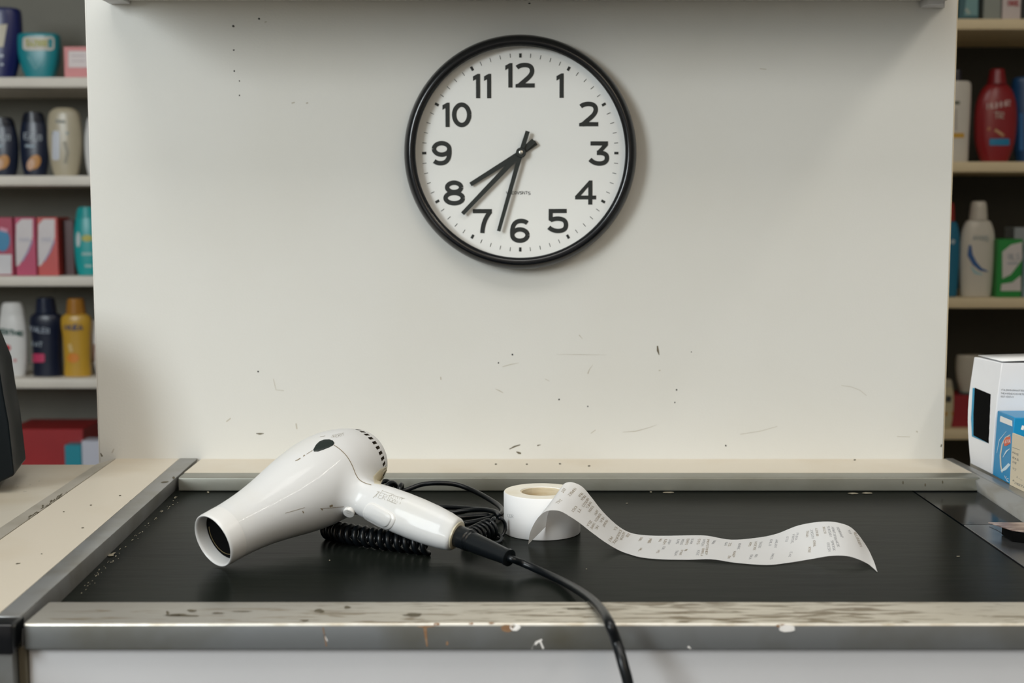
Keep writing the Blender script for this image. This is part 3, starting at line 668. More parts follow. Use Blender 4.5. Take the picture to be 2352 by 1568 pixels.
bbv = bvh_of(bb); P = [word(bbv, 'S', (797, 1168), (10, 4), (-1, 9), .8), ribbon(bbv, [(796, 1166), (803, 1164), (811, 1168)], .8)]
v, f = merge([p for p in P if p[0]])
if v: onto(bb, v, f, M['engr'])
# seams, scratches, worn lettering
sp = [(q.x, q.y) for q in catmull([(767, 1022, 0), (780, 1031, 0), (796, 1047, 0), (808, 1067, 0), (817, 1089, 0), (825, 1101, 0), (838, 1109, 0), (853, 1113.5, 0)], 8)]
P = [ribbon(Bd, sp, 1.5)]
olp = tilt(rrect(-40.5, -23.5, 40.5, 23.5, 18), 871, 1185, .50); v, f = ribbon(Bd, olp + olp[:1], 1.6); onto(shell, v, f, cmat((.34, .32, .26)))
ilp = tilt(rrect(-34, -17, 34, 17, 12.5), 869, 1183, .50)
P += [ribbon(Bd, *q) for q in (([(678, 1058), (684, 1056), (690, 1052)], [1, 2, 2]), ([(696, 1048), (700, 1045)], [1, 3]), ([(704, 1043), (712, 1038), (718, 1034)], 1), ([(735, 1167), (760, 1166), (790, 1163)], 1), ([(757, 1163), (764, 1160)], 4.5), ([(695, 1173), (697, 1178)], 2.2), ([(738, 1168), (741, 1171)], 2.5), ([(655, 1178), (680, 1171), (700, 1165)], .8))]
v, f = merge([p for p in P if p[0]]); onto(shell, v, f, M['seam'])

P = [word(Bd, 'TERT', (866, 1128), (7.0, 2.3), (-6.5, 12), 1.0, .25), ribbon(Bd, [(857, 1143), (866, 1134), (880, 1126)], 1.2), ribbon(Bd, [(878, 1127), (905, 1136)], .8),
     word(Bd, 'HAVT', (900, 1136), (5.6, 2.0), (-5.5, 13), 1.0, .25), ribbon(Bd, [(898, 1136), (930, 1145)], .8), ribbon(Bd, [(891, 1149), (910, 1157)], 1.2),
     word(Bd, 'TERM', (762, 1000), (5, -1.2), (3, 6), .7, .3), ribbon(Bd, [(735, 1003), (747, 1001)], 1), ribbon(Bd, [(760, 1004), (765, 1003), (790, 994)], .8)]
v, f = merge([p for p in P if p[0]]); onto(shell, v, f, M['engr'])
v, f = pad(Bd, [(857, 1094), (873, 1077), (888, 1070), (890, 1082), (874, 1113), (859, 1110)], .0004); build('filter_cover', v, f, M['dryer_tan'], hd, smooth=True, angle=.9)
# end cap, strain relief, mains cable
Ev = V3(E0); Hdv = V3(HD)
v, f = lathe_vf([(.0135, -.0008), (.0135, .0006), (.0125, .0011)], Ev, Hdv, 40); build('end_cap', v, f, M['dryer_tan'], hd, smooth=True, angle=.6)
g0 = Ev + Hdv * .001
g1 = onz(1170, 1281, ZB + .014)
gd = (g1 - g0); gl = gd.length; gd.normalize()
v, f = lathe_vf([(.0098, -.002), (.0103, .003), (.0100, gl * .22), (.0088, gl * .235), (.0088, gl * .26), (.0096, gl * .27), (.0086, gl * .285), (.0086, gl * .31), (.0093, gl * .32), (.0082, gl * .65), (.0070, gl * .96), (.0078, gl * .965), (.0078, gl), (.0045, gl + .0003)], g0, gd, 36)
build('strain_relief', v, f, M['black'], hd, smooth=True, angle=.7)
def atd(px, py, y): return ony(px, py, y)
cab = [g1 - gd * .004, g1 + gd * .004, onz(1205, 1295, ZB + .0085), onz(1250, 1315, ZB + .0045), onz(1300, 1339, ZB + .0055), onz(1340, 1363, ZB + .0115), onz(1374, 1392, ZB + .0195), onz(1399, 1430, ZB + .0225), atd(1416, 1475, .950), atd(1431, 1525, .940), atd(1446, 1590, .936), Vector((.0865, .935, .74)), Vector((.089, .936, .66)), Vector((.092, .94, .4)), Vector((.095, .95, .02))]
cc0 = catmull(cab, 10); v, f = tube_vf(cc0, [.0030 + .0011 * min(1, i / 80) for i in range(len(cc0))], 16); build('mains_cable', v, f, M['rubbercord'], hd, smooth=True)

# ================================================================== COILED CORD behind the dryer
cc_ = empty('coiled_cord', onz(1000, 1200, ZB), 'tangled black coiled cord lying on the belt behind the hair dryer', 'cord')
def coil(pts, rad, turns, r, name='coil'):
    C = catmull(pts, 16); L = [0]
    for i in range(1, len(C)): L.append(L[-1] + (C[i] - C[i - 1]).length)
    n = int(turns * 20); out = []
    for k in range(n + 1):
        s = L[-1] * k / n; i = max(1, next((j for j in range(len(L)) if L[j] >= s), len(L) - 1)); t = (s - L[i - 1]) / max(1e-9, L[i] - L[i - 1]); p = C[i - 1].lerp(C[i], t)
        T = (C[i] - C[i - 1]).normalized(); u = Vector((0, 0, 1)); u = (u - T * u.dot(T)).normalized(); w_ = T.cross(u); a = 2 * math.pi * turns * k / n
        ra = rad if not isinstance(rad, tuple) else rad[0] + (rad[1] - rad[0]) * k / n
        out.append(p + u * (ra * math.cos(a)) + w_ * (ra * math.sin(a)))
    v, f = tube_vf(out, r, 10); build(name, v, f, M['rubbercord'], cc_, smooth=True)
R1 = .0084
coil([onz(752, 1216, ZB + R1), onz(820, 1229, ZB + R1 + .002), onz(900, 1240, ZB + R1 + .002), onz(985, 1250, ZB + R1 + .002)], (.0074, .0084), 13.5, .0027)
coil([onz(1070, 1236, ZB + .009), onz(1100, 1224, ZB + .009), onz(1130, 1213, ZB + .010), onz(1148, 1213, ZB + .011)], (.0070, .0100), 8, .0017)
coil([onz(872, 1120, ZB + .010), onz(900, 1128, ZB + .011), onz(927, 1133, ZB + .010)], .0095, 3.3, .0027)
def strand(pts, r, name='strand'):
    v, f = tube_vf(catmull(pts, 10), r, 12); build(name, v, f, M['rubbercord'], cc_, smooth=True)
strand([onz(915, 1130, ZB + .012), onz(935, 1124, ZB + .014), onz(970, 1112, ZB + .019), onz(1010, 1109, ZB + .021), onz(1050, 1113, ZB + .019), onz(1090, 1128, ZB + .014), onz(1130, 1150, ZB + .009), onz(1150, 1165, ZB + .007), onz(1152, 1178, ZB + .006), onz(1130, 1188, ZB + .005), onz(1085, 1199, ZB + .0045), onz(1040, 1206, ZB + .004)], .0027)
strand([onz(970, 1163, ZB + .003), onz(1010, 1164, ZB + .003), onz(1060, 1166, ZB + .004), onz(1110, 1170, ZB + .005), onz(1135, 1174, ZB + .006)], .0026)
strand([onz(980, 1177, ZB + .003), onz(1030, 1178, ZB + .003), onz(1075, 1172, ZB + .006), onz(1110, 1170, ZB + .009), onz(1140, 1176, ZB + .010), onz(1146, 1184, ZB + .009)], .0026)
strand([onz(990, 1190, ZB + .003), onz(1030, 1190, ZB + .004), onz(1080, 1186, ZB + .005), onz(1125, 1184, ZB + .004)], .0026)
strand([onz(1090, 1236, ZB + .003), onz(1112, 1226, ZB + .006), onz(1135, 1223, ZB + .006), onz(1151, 1231, ZB + .004), onz(1148, 1243, ZB + .002), onz(1130, 1247, ZB + .002), onz(1108, 1243, ZB + .002)], .0017)

# ================================================================== RECEIPT ROLL AND STRIP
rc = onz(1247, 1242, ZB); rr0 = 89.5 / FPX * (rc.y + .039); cen = Vector((rc.x, rc.y + rr0, ZB))
hR = ony(1247, 1146, rc.y).z - ZB
rl = empty('paper_roll', cen, 'thick white paper roll lying flat on the belt with a tan hollow core', 'paper roll')
ri_ = .0215
hc = cen + Vector((-.002, 0, 0))
v, f = lathe_vf([(ri_ + .0006, .0004), (rr0 - .0004, .0004), (rr0, .0012), (rr0, hR - .0012), (rr0 - .0007, hR), (ri_ + .0006, hR - .0002)], cen, (0, 0, 1), 128, close=True)
ro = build('paper', v, f, [M['paper'], M['paperside']], rl, smooth=True, angle=.6)
for p in ro.data.polygons:
    if p.normal.z > .6: p.material_index = 1
v, f = lathe_vf([(ri_ - .0009, .0004), (ri_ + .0005, .0004), (ri_ + .0005, hR - .001), (ri_ - .0009, hR - .001)], cen, (0, 0, 1), 96, close=True)
build('core', v, f, M['core'], rl, smooth=True, angle=.6)
br = bvh_of(ro)
P = [word(br, 'CFR'.replace('F', 'E'), (1166, 1180), (3.5, .5), (.8, 7), .7)]
v, f = merge([p for p in P if p[0]]); onto(ro, v, f, M['print2'])

near = [(1213, 1250, None), (1218, 1222, 1.262), (1228, 1200, 1.257), (1240, 1184, 1.254), (1254, 1174, 1.253), (1270, 1171.5, 1.252), (1288, 1174, 1.252), (1308, 1185, 1.252), (1332, 1201, 1.252), (1360, 1223, 1.248), (1395, 1248, 1.241), (1430, 1267, 1.237), (1470, 1279, None), (1520, 1284, None), (1580, 1285, None), (1635, 1284, 'a.002'), (1690, 1292, None), (1760, 1297, None), (1810, 1292, None), (1860, 1284, 1.206), (1905, 1276.5, 1.198), (1940, 1276, 1.194), (1965, 1281.5, 1.193), (1990, 1292.5, 1.189), (2003, 1302, 1.183), (2015, 1313, None)]
far = [(1290, 1172, 1.2995), (1286, 1155, 1.2995), (1284, 1141, 1.299), (1286, 1126, 1.299), (1293, 1113, 1.300), (1303, 1107.5, 1.301), (1318, 1108, 1.302), (1338, 1118, 1.303), (1358, 1141, 1.304), (1385, 1175, 1.303), (1418, 1206, 1.302), (1448, 1223, 1.300), (1485, 1229, 1.296), (1530, 1230, 1.291), (1588, 1229, 1.291), (1625, 1230, 1.289), (1680, 1239, 1.278), (1742, 1234, 1.280), (1785, 1225, 1.275), (1835, 1206, 1.268), (1890, 1197.5, 1.258), (1930, 1201, 1.254), (1960, 1215, 1.25), (1989, 1252, 1.236), (2006, 1286, 1.202), (2014.9, 1312, None)]
def edge(L):
    o = []
    for x, y, d in L:
        if d is None: o.append(onz(x, y, ZB + .0009))
        elif isinstance(d, str): o.append(onz(x, y, ZB + float(d[1:])))
        else: o.append(ony(x, y, d))
    return catmull(o, 5)
en, ef = edge(near), edge(far); V = []; Fc = []; NC = 7
for i, (a, b) in enumerate(zip(en, ef)):
    for k in range(NC):
        p = a.lerp(b, k / (NC - 1)); p.z = max(p.z, ZB + .0008); V.append(p)
for i in range(len(en) - 1):
    for k in range(NC - 1): Fc.append((i * NC + k, (i + 1) * NC + k, (i + 1) * NC + k + 1, i * NC + k + 1))
rs = empty('receipt', onz(1700, 1290, ZB), 'long curling printed till receipt draped off the paper roll onto the belt', 'receipt')
M['thinpaper'] = M['paper'].copy(); M['thinpaper'].name = 'thin_receipt_paper'
_nt = M['thinpaper'].node_tree; _b = _nt.nodes['Principled BSDF']; _o = _nt.nodes['Material Output']; _t = _nt.nodes.new('ShaderNodeBsdfTranslucent'); _t.inputs[0].default_value = (.85, .83, .80, 1)
_m = _nt.nodes.new('ShaderNodeMixShader'); _m.inputs[0].default_value = .28; _nt.links.new(_b.outputs[0], _m.inputs[1]); _nt.links.new(_t.outputs[0], _m.inputs[2]); _nt.links.new(_m.outputs[0], _o.inputs[0])
strip = build('paper_strip', V, Fc, M['thinpaper'], rs, smooth=True, recalc=False)
sb = bvh_of(strip)
W4 = [(1070, 245, 975, 345), (1160, 310, 1115, 355), (1200, 345, 1145, 400), (1240, 380, 1160, 495), (1275, 430, 1215, 510), (1305, 480, 1250, 560), (1080, 490, 1015, 560), (1130, 520, 1100, 570), (1365, 540, 1330, 605), (1405, 590, 1335, 690), (1450, 635, 1405, 700), (1495, 675, 1445, 760), (1280, 680, 1230, 755), (1325, 715, 1275, 795), (1370, 750, 1340, 800), (1620, 770, 1590, 810), (1680, 810, 1625, 920), (1725, 840, 1680, 945), (1795, 855, 1755, 900), (1560, 900, 1520, 960), (1640, 915, 1570, 990), (1960, 910, 1930, 960), (1955, 1050, 1930, 1100), (2080, 925, 2050, 985), (875, 395, 810, 455), (925, 250, 880, 300)]
W5 = [(60, 305, 40, 345), (150, 305, 135, 330), (195, 310, 175, 355), (235, 310, 215, 355), (180, 375, 165, 400), (130, 405, 115, 435), (310, 310, 292, 350), (350, 308, 330, 360), (395, 305, 375, 360), (435, 305, 418, 350), (495, 305, 480, 355), (540, 310, 520, 370), (575, 310, 555, 450), (295, 408, 278, 455), (340, 405, 322, 450), (380, 398, 368, 412), (490, 408, 475, 455), (532, 390, 515, 460), (635, 318, 612, 350), (740, 333, 728, 365), (775, 340, 762, 372), (860, 345, 845, 400), (815, 415, 800, 470), (770, 455, 757, 480), (960, 335, 945, 372), (1005, 330, 990, 410), (1050, 328, 1035, 388), (968, 448, 950, 488), (1012, 445, 1000, 468), (1145, 310, 1130, 368), (1195, 310, 1180, 385), (1160, 438, 1140, 490), (1290, 285, 1278, 330), (1345, 262, 1330, 350), (1380, 250, 1365, 318), (1325, 422, 1305, 468), (1470, 230, 1465, 290), (1505, 222, 1520, 302), (1548, 208, 1560, 280), (1490, 378, 1485, 430), (1530, 320, 1535, 380), (1615, 195, 1630, 260), (1655, 190, 1680, 285), (1695, 195, 1725, 320), (1740, 200, 1785, 295), (1655, 340, 1668, 418), (1690, 320, 1712, 412), (1730, 320, 1750, 378), (1840, 225, 1858, 262), (1895, 245, 1955, 380)]
words = [(1140 + a / 5.88, 1080 + b / 5.88, 1140 + c / 5.88, 1080 + d / 5.88, 6) for a, b, c, d in W4] + [(1480 + a / 3.92, 1160 + b / 3.92, 1480 + c / 3.92, 1160 + d / 3.92, 6) for a, b, c, d in W5]
P1 = []; P2 = []
LET = 'ETNHSRAOKMLUXZP'
for i, (x0, y0, x1, y1, ht) in enumerate(words):
    L = math.hypot(x1 - x0, y1 - y0); n = max(2, round(L / 4.0)); gx, gy = (x1 - x0) / n, (y1 - y0) / n
    hx = -ht if (i < 36) else -ht
    if x0 < 1460: ev = (-5.2, -3.0)
    else: ev = (-5.6, 0.4)
    ox, oy = x0 - ev[0] * .5, y0 - ev[1] * .5
    s = ''.join(random.choice(LET) for _ in range(n))
    if x0 > 1940: s = ''.join(random.choice('ILVU') for _ in range(n))
    (P1 if x0 < 1500 or random.random() < .4 else P2).append(word(sb, s, (ox, oy), (gx * .72, gy * .72), ev, .95, .39, .00015))
v, f = merge([p for p in P1 if p[0]]); onto(strip, v, f, M['print'])
v, f = merge([p for p in P2 if p[0]]); onto(strip, v, f, M['print2'])

# ================================================================== CARTONS ON THE RIGHT
zb = ZR + .0002
def cart(name, A, Bp, ytopA, ytopB, width, label, m, lean=0):
    """left face runs from base pixel A (rear) to B (front); extends right by width"""
    a, b = onz(*A, zb), onz(*Bp, zb)
    za, z2 = ony(A[0], ytopA, a.y).z, ony(Bp[0], ytopB, b.y).z; zt = (za + z2) / 2
    e = empty(name, ((a.x + b.x) / 2 + width / 2, (a.y + b.y) / 2, zb), label, 'box')
    return e, a, b, zt
wc, a, b, zt = cart('white_carton', (2229, 1064.5), (2277, 1088.5), 817, 836, .16, 'tall white carton with a black window on its side at the right edge', None)
gx = .0012 * 0
# slightly bulged left face
V = []; NZ = 10
for i in range(NZ + 1):
    t = i / NZ; z = zb + (zt - zb) * t; bl = .0055 * math.sin(math.pi * min(1, t * 1.02)); bl2 = .0075 * t
    V += [(a.x - bl + bl2 * .0, a.y, z), (b.x + bl2 - bl * .3, b.y, z), (b.x + .16, b.y, z), (a.x + .16, a.y, z)]
Fc = [(0, 1, 2, 3), tuple(NZ * 4 + k for k in range(4))[::-1]] + [(i * 4 + k, i * 4 + (k + 1) % 4, i * 4 + 4 + (k + 1) % 4, i * 4 + 4 + k) for i in range(NZ) for k in range(4)]
cw = build('carton_body', V, Fc, mat('white_carton_board', (.80, .80, .82), .45), wc, bevel=.0008, seg=1)
cwb = bvh_of(cw)
# curved lid flap
fl = []; FF = []
for i in range(9):
    t = i / 8; z = zt + .0006 + .0042 * math.sin(math.pi * (.15 + .5 * t)); fl += [(b.x + .0075 + .15 * t, b.y - .0012, z - .004 * (1 - t) * 0), (a.x + .004 + .15 * t, a.y - .002, z)]
for i in range(8): FF.append((2 * i, 2 * i + 2, 2 * i + 3, 2 * i + 1))
lf_ = build('lid_flap', fl, FF, M['paper'], wc, smooth=True); lf_.modifiers.new('thickness', 'SOLIDIFY').thickness = .0008
v, f = pad(cwb, [(2234, 889), (2275, 905), (2270, 1018), (2232, 1002), (2230, 960)], .0003, sub=5); build('window_border', v, f, cmat((.02, .28, .48), .4), wc)['label'] = 'blue window border'
v, f = pad(cwb, [(2239, 889), (2276, 904.5), (2270.5, 1018.5), (2236, 1001), (2236, 950)], .0006, sub=5); build('window', v, f, M['void'], wc)['label'] = 'black window'
P = [word(cwb, 'ITALSONRAOHNAOTTESRNA'[:18], (2299, 893), (2.3, .1), (0, 3.6), .9, .3), word(cwb, 'THEANOSAENCASIOETRAN'[:18].replace('I', 'I'), (2299, 901), (2.3, .1), (0, 3.6), .9, .3), word(cwb, 'RSTIESTAV', (2299, 908.5), (2.6, .1), (0, 3.6), .9, .3)]
v, f = merge([p for p in P if p[0]])
if v: onto(cw, v, f, M['print2'])
bc, a2, b2, zt2 = cart('blue_carton', (2279, 1090), (2318, 1111.5), 943, 958, .14, 'bright blue carton with white band leaning against the white carton', None)
b2z = zt2
blue = mat('bright_blue_print', (.004, .25, .52), .35, coat=.05, spec=.3)
V = [(a2.x, a2.y - .001, zb), (b2.x, b2.y, zb), (b2.x + .14, b2.y, zb), (a2.x + .14, a2.y - .001, zb)]
V += [(p[0] + .003, p[1], zt2) for p in V]
bo = build('carton_body', V, [(0, 1, 2, 3), (7, 6, 5, 4)] + [(k, (k + 1) % 4, 4 + (k + 1) % 4, 4 + k) for k in range(4)], blue, bc, bevel=.0008, seg=1)
bb_ = bvh_of(bo)
v, f = pad(bb_, [(2289, 951), (2325, 966), (2325, 979), (2288, 964)], .0003, rings=(1, .97, .5), hs=(0, 1, 1)); build('white_band', v, f, M['chip'], bc)
def clip_pts(L): return L
P = [ribbon(bb_, [(2302, 1085), (2299, 1068), (2298, 1045), (2302, 1020), (2310, 1005), (2321, 998)], [2, 3, 3, 3, 3, 2])]
v, f = merge([p for p in P if p[0]]);
if v: onto(bo, v, f, cmat((.70, .62, .50), .5))
P = [ribbon(bb_, [(2300, 1082), (2309, 1076), (2319, 1065)], [4, 7, 6], .0003), ribbon(bb_, [(2304, 1050), (2312, 1036), (2320, 1030)], [1, 3, 1], .0003), ribbon(bb_, [(2290, 1040), (2296, 1010), (2312, 990)], [.8, 1.5, .8], .0003)]
v, f = merge([p for p in P if p[0]]); onto(bo, v, f, cmat((.62, .78, .86), .5))
v, f = pad(bb_, [(2306, 1012), (2311, 1004), (2321, 1002), (2321, 1018), (2312, 1024), (2307, 1024)], .0004, rings=(1, .97, .5), hs=(0, 1, 1)); lg = build('red_logo', v, f, cmat((.70, .10, .03), .4), bc)
lgb = bvh_of(lg); P = [word(lgb, 'AVA', (2309, 1010), (3, -.6), (0, 8), 1.1)]; v, f = merge([p for p in P if p[0]])
if v: onto(lg, v, f, M['chip'])
P = [word(bb_, 'V', (2308, 1092), (4, 1.6), (0, 6), 1.2), word(bb_, 'C', (2313, 1098), (4, 1.6), (0, 6), 1.2)]; v, f = merge([p for p in P if p[0]])
if v: onto(bo, v, f, M['chip'])
# white corner mark on the blue front face
P = [ribbon(bb_, [(2346, 981), (2352, 983)], 10)]; v, f = merge([p for p in P if p[0]])
if v: onto(bo, v, f, M['chip'])
# cream card
cdp = [onz(2319, 1112.5, zb), onz(2352, 1129, zb)]
dv = (cdp[1] - cdp[0]).normalized(); p0, p1 = cdp[0], cdp[0] + dv * .11
nrm = Vector((dv.y, -dv.x, 0)); nrm = nrm if nrm.x < 0 else -nrm
ztc = ony(2322, 994, p0.y).z; zt1 = ony(2352, 1006, cdp[1].y).z
slope = (zt1 - ztc) / (cdp[1] - cdp[0]).length
ca = empty('handwritten_card', (p0 + p1) / 2, 'cream card with handwritten lines standing before the blue carton', 'card')
V = [p0, p1, p1 + Vector((0, 0, ztc - zb + slope * .11)), Vector((p0.x + .001, p0.y, ztc))]
V += [q + Vector((.0015, .001, 0)) for q in V[:4]]
cdo = build('card', V, [(0, 1, 2, 3), (7, 6, 5, 4), (0, 4, 5, 1), (1, 5, 6, 2), (2, 6, 7, 3), (3, 7, 4, 0)], mat('cream_card', (.72, .62, .46), .6), ca)
cb = bvh_of(cdo)
P = [ribbon(cb, [(2326, 1027), (2340, 1032), (2352, 1037)], .8)]
for y, s in ((1036, 'MNSTRA'), (1048, 'RASERM'), (1058, 'NS'), (1062, '   SE'), (1073, 'VZ'), (1078, '   ERV'), (1088, '  NSEM'), (1100, 'A'), (1104, ' NSETA')):
    P.append(word(cb, s, (2327, y), (3.4, 1.6), (-1, 4), .8, .4))
v, f = merge([p for p in P if p[0]])
if v: onto(cdo, v, f, cmat((.10, .11, .12), .7))

# ================================================================== SHELVES WITH GOODS
def shelf_unit(name, label, x0, x1, Y, zs_, th, depth, uprights, back='shelfback', brd='shelf'):
    cxx = (x0 + x1) / 2
    e = empty(name, (cxx, Y + depth / 2, 0), label, 'shelf unit')
    for z in zs_: box('shelf_board', x0, x1, Y, Y + depth, z - th, z, M[brd], e, bevel=.002, seg=2)
    box('back_panel', x0, x1, Y + depth, Y + depth + .015, 0, zs_[0] + .45, M[back], e)
    for u in uprights: box('upright', u - .01, u + .01, Y + .01, Y + depth, 0, zs_[0] + .45, M['shelf'], e)
    return e
YSL, YSR = 3.2, 2.95
zl = [ony(100, y, YSL).z for y in (177, 403, 634, 869)]; zl.append(zl[-1] - .245)
zr = [ony(2280, y, YSR).z for y in (43, 371, 684, 986)]; zr.append(zr[-1] - .3)
shelf_unit('shelf_unit', 'cream shelf unit left of the partition holding navy, teal and yellow bottles', -2.1, -.55, YSL, zl, .024, .32, (-2.09, -.56))
shelf_unit('shelf_unit', 'cream shelf unit right of the partition holding red, white and green goods', .55, 1.9, YSR, zr, .023, .32, (.56, 1.89), 'shelfback_dimmed', 'shelf_tan')
def loft(rows, cx, cy, z0, n=40, e=2.4):
    """rows: (z, halfwidth, halfdepth)"""
    V = []; Fc = []
    for z, a, b in rows:
        for k in range(n):
            t = 2 * math.pi * k / n; c, s = math.cos(t), math.sin(t)
            V.append((cx + a * math.copysign(abs(c) ** (2 / e), c), cy + b * math.copysign(abs(s) ** (2 / e), s), z0 + z))
    for i in range(len(rows) - 1):
        for k in range(n): Fc.append((i * n + k, i * n + (k + 1) % n, (i + 1) * n + (k + 1) % n, (i + 1) * n + k))
    Fc.append(tuple(range(n))[::-1]); Fc.append(tuple(range((len(rows) - 1) * n, len(rows) * n)))
    return V, Fc
PROF = {  # (height fraction, width fraction); cap split fraction
    'tottle': ([(0, .70), (.03, .78), (.2, .93), (.45, 1), (.65, .97), (.8, .86), (.84, .83)], [(.84, .80), (.86, .82), (.94, .74), (.99, .60), (1, .4)]),
    'shampoo': ([(0, .80), (.03, .88), (.3, .98), (.5, 1), (.68, .92), (.78, .72), (.80, .55)], [(.80, .50), (.81, .52), (.93, .46), (.985, .40), (1, .3)]),
    'oval': ([(0, .58), (.02, .66), (.2, .92), (.42, 1), (.62, .95), (.76, .74), (.83, .48)], [(.83, .44), (.84, .45), (.95, .36), (.99, .32), (1, .2)]),
    'upside': ([(0, .62), (.02, .70), (.16, .84), (.4, .98), (.62, 1), (.8, .95), (.92, .86), (.98, .62), (1, .4)], None),
    'tub': ([(0, .62), (.02, .66), (.3, .88), (.55, .98), (.75, 1), (.93, .98), (.985, .92), (1, .8)], None),
    'lotion': ([(0, .82), (.02, .88), (.2, .86), (.5, .90), (.68, 1), (.76, .92), (.80, .7)], [(.80, .62), (.81, .64), (.9, .58), (.98, .52), (1, .42)]),
    'square': ([(0, .88), (.02, .94), (.3, .96), (.6, 1), (.88, 1), (.95, .94), (.97, .8)], [(.97, .30), (1.0, .3), (1.10, .28), (1.11, .2)]),
}
def smooth_rows(L, k=5):
    c = catmull([(a, b, 0) for a, b in L], k); 
    out = []; last = -1
    for p in c:
        x = min(max(p.x, 0, last), L[-1][0]); last = x; out.append((x, p.y))
    return out
def bottle(name, l, r, top, Y, zbase, kind, col, capcol, label, cat='bottle', labels=(), dr=.5, dy=.05, group=None, e=2.3, rough=.3):
    Yc = Y + dy; cxp = (l + r) / 2; x = ony(cxp, top, Yc).x; hw_ = (r - l) / 2 / FPX * Yc * 1.0; h = ony(cxp, top, Yc).z - zbase
    body, cap = PROF[kind]; tops = (cap or body)[-1][0]; h = h / tops
    d = min(hw_ * dr * 1.0, .04)
    root = empty(name, (x, Yc, zbase), label, cat, group)
    rows = [(a * h, b * hw_, d * (b ** .6)) for a, b in smooth_rows(body)]
    v, f = loft(rows, x, Yc, zbase + .0003, e=e); bo = build('bottle_body' if cat == 'bottle' else 'tub_body', v, f, cmat(col, rough), root, smooth=True, angle=.8)
    if cap:
        rows = [(a * h, b * hw_, min(d, b * hw_)) for a, b in smooth_rows(cap)]
        v, f = loft(rows, x, Yc, zbase + .0003, e=2); build('cap', v, f, cmat(capcol, rough), root, smooth=True, angle=.8)
    addlabels(bo, root, labels)
    return root
def addlabels(bo, root, labels):
    bv = bvh_of(bo)
    for i, q in enumerate(labels):
        col = q[1]
        if q[0] == 'poly': v, f = pad(bv, q[2], .0006 + .0003 * i, rings=(1, .97, .5), hs=(.3, 1, 1), sub=4)
        elif q[0] == 'line': v, f = ribbon(bv, q[2], q[3], .0012)
        elif q[0] == 'word': v, f = word(bv, q[2], q[3], q[4], q[5], q[6], .3, .0014)
        if v and q[0] == 'poly': build('label', v, f, cmat(col, .4), root, recalc=False)
        elif v: onto(bo, v, f, cmat(col, .4))
def carton(name, l, r, top, Y, zbase, col, label, labels=(), depth=.06, dy=.02, group=None, turn=0, cat='box'):
    Yf = Y + dy; x0, x1 = ony(l, top, Yf).x, ony(r, top, Yf).x; z1 = ony(l, top, Yf).z
    root = empty(name, ((x0 + x1) / 2, Yf + depth / 2, zbase), label, cat, group)
    bo = box('box_body', x0, x1, Yf, Yf + depth, zbase + .0003, z1, cmat(col, .4), root, bevel=.0008, seg=1)
    addlabels(bo, root, labels); return root
NAVY = (.006, .012, .035); WHITE = (.78, .77, .75)
z = zl[0]
bottle('navy_bottle', -60, 48, 20, YSL, z, 'tub', (.006, .012, .10), NAVY, 'big dark blue tub bottle with pale label on the top left shelf', 'bottle', [('poly', (.55, .5, .38), [(-40, 60), (17, 55), (8, 108), (-40, 110)]), ('line', (.5, .55, .65), [(-30, 130), (8, 128)], 6), ('line', (.5, .55, .65), [(-30, 150), (8, 148)], 5)], dr=.5)
bottle('teal_tub', 42, 137, 78, YSL, z, 'tub', (.01, .24, .28), WHITE, 'teal rounded tub with yellow-green lettered label on the top left shelf', 'tub', [('poly', (.55, .52, .46), rrect(52, 84, 125, 116, 8)), ('word', (.35, .33, .03), 'TAZOOR', (60, 92), (6.5, 0), (0, 15), 4), ('line', (.15, .42, .46), [(65, 130), (82, 158), (102, 132)], 4)], e=3)
carton('pink_box', 146, 222, 107, YSL, z, (.62, .16, .15), 'pink-red box with white panel at the right end of the top left shelf', [('poly', (.68, .58, .56), [(157, 117), (215, 117), (215, 155), (157, 155)]), ('line', (.5, .4, .4), [(165, 128), (196, 128)], 3), ('line', (.5, .4, .4), [(165, 140), (196, 140)], 3)])
z = zl[1]
OR = (.50, .22, .04)
for l, r, tp, nm_ in ((-32, 40, 270, 'navy bottle with orange fruit picture, leftmost on the second left shelf'), (44, 109, 258, 'taller navy bottle with peach-orange picture beside the beige bottle')):
    c = (l + r) / 2
    bottle('navy_bottle', l, r, tp, YSL, z, 'tottle', NAVY, (.004, .007, .018), nm_, 'bottle', [('poly', OR, ell(c + 3, 372, 14, 18, 12, .5)), ('poly', (.62, .38, .25), ell(c - 6, 378, 9, 14, 12, .2)), ('word', (.45, .50, .55), 'EALO', (c - 20, 305), (8, 1), (0, 14), 2.2), ('line', (.3, .38, .45), [(c - 18, 335), (c + 4, 336)], 5)], group='navy bottles on the second left shelf')
bottle('beige_bottle', 108, 186, 248, YSL, z, 'upside', (.48, .42, .30), WHITE, 'beige oval bottle with silver label panel on the second left shelf', 'bottle', [('poly', (.62, .64, .70), rrect(120, 300, 137, 368, 6)), ('line', (.25, .28, .26), [(120, 306), (158, 306)], 6), ('line', (.18, .17, .12), [(128, 278), (150, 280)], 7), ('line', (.3, .27, .2), [(148, 325), (155, 350), (150, 375)], 8)])
bottle('white_bottle', 193, 250, 268, YSL, z, 'tottle', WHITE, WHITE, 'white bottle half hidden behind the partition edge on the second left shelf')
z = zl[2]
carton('magenta_box', -20, 28, 499, YSL, z, (.42, .02, .07), 'magenta box with a blue disc and white foot, leftmost on the third left shelf', [('poly', (.02, .22, .42), ell(6, 552, 17, 26)), ('poly', (.68, .66, .68), [(-18, 584), (27, 584), (27, 630), (-18, 630)]), ('line', (.7, .3, .4), [(0, 525), (18, 530)], 8)])
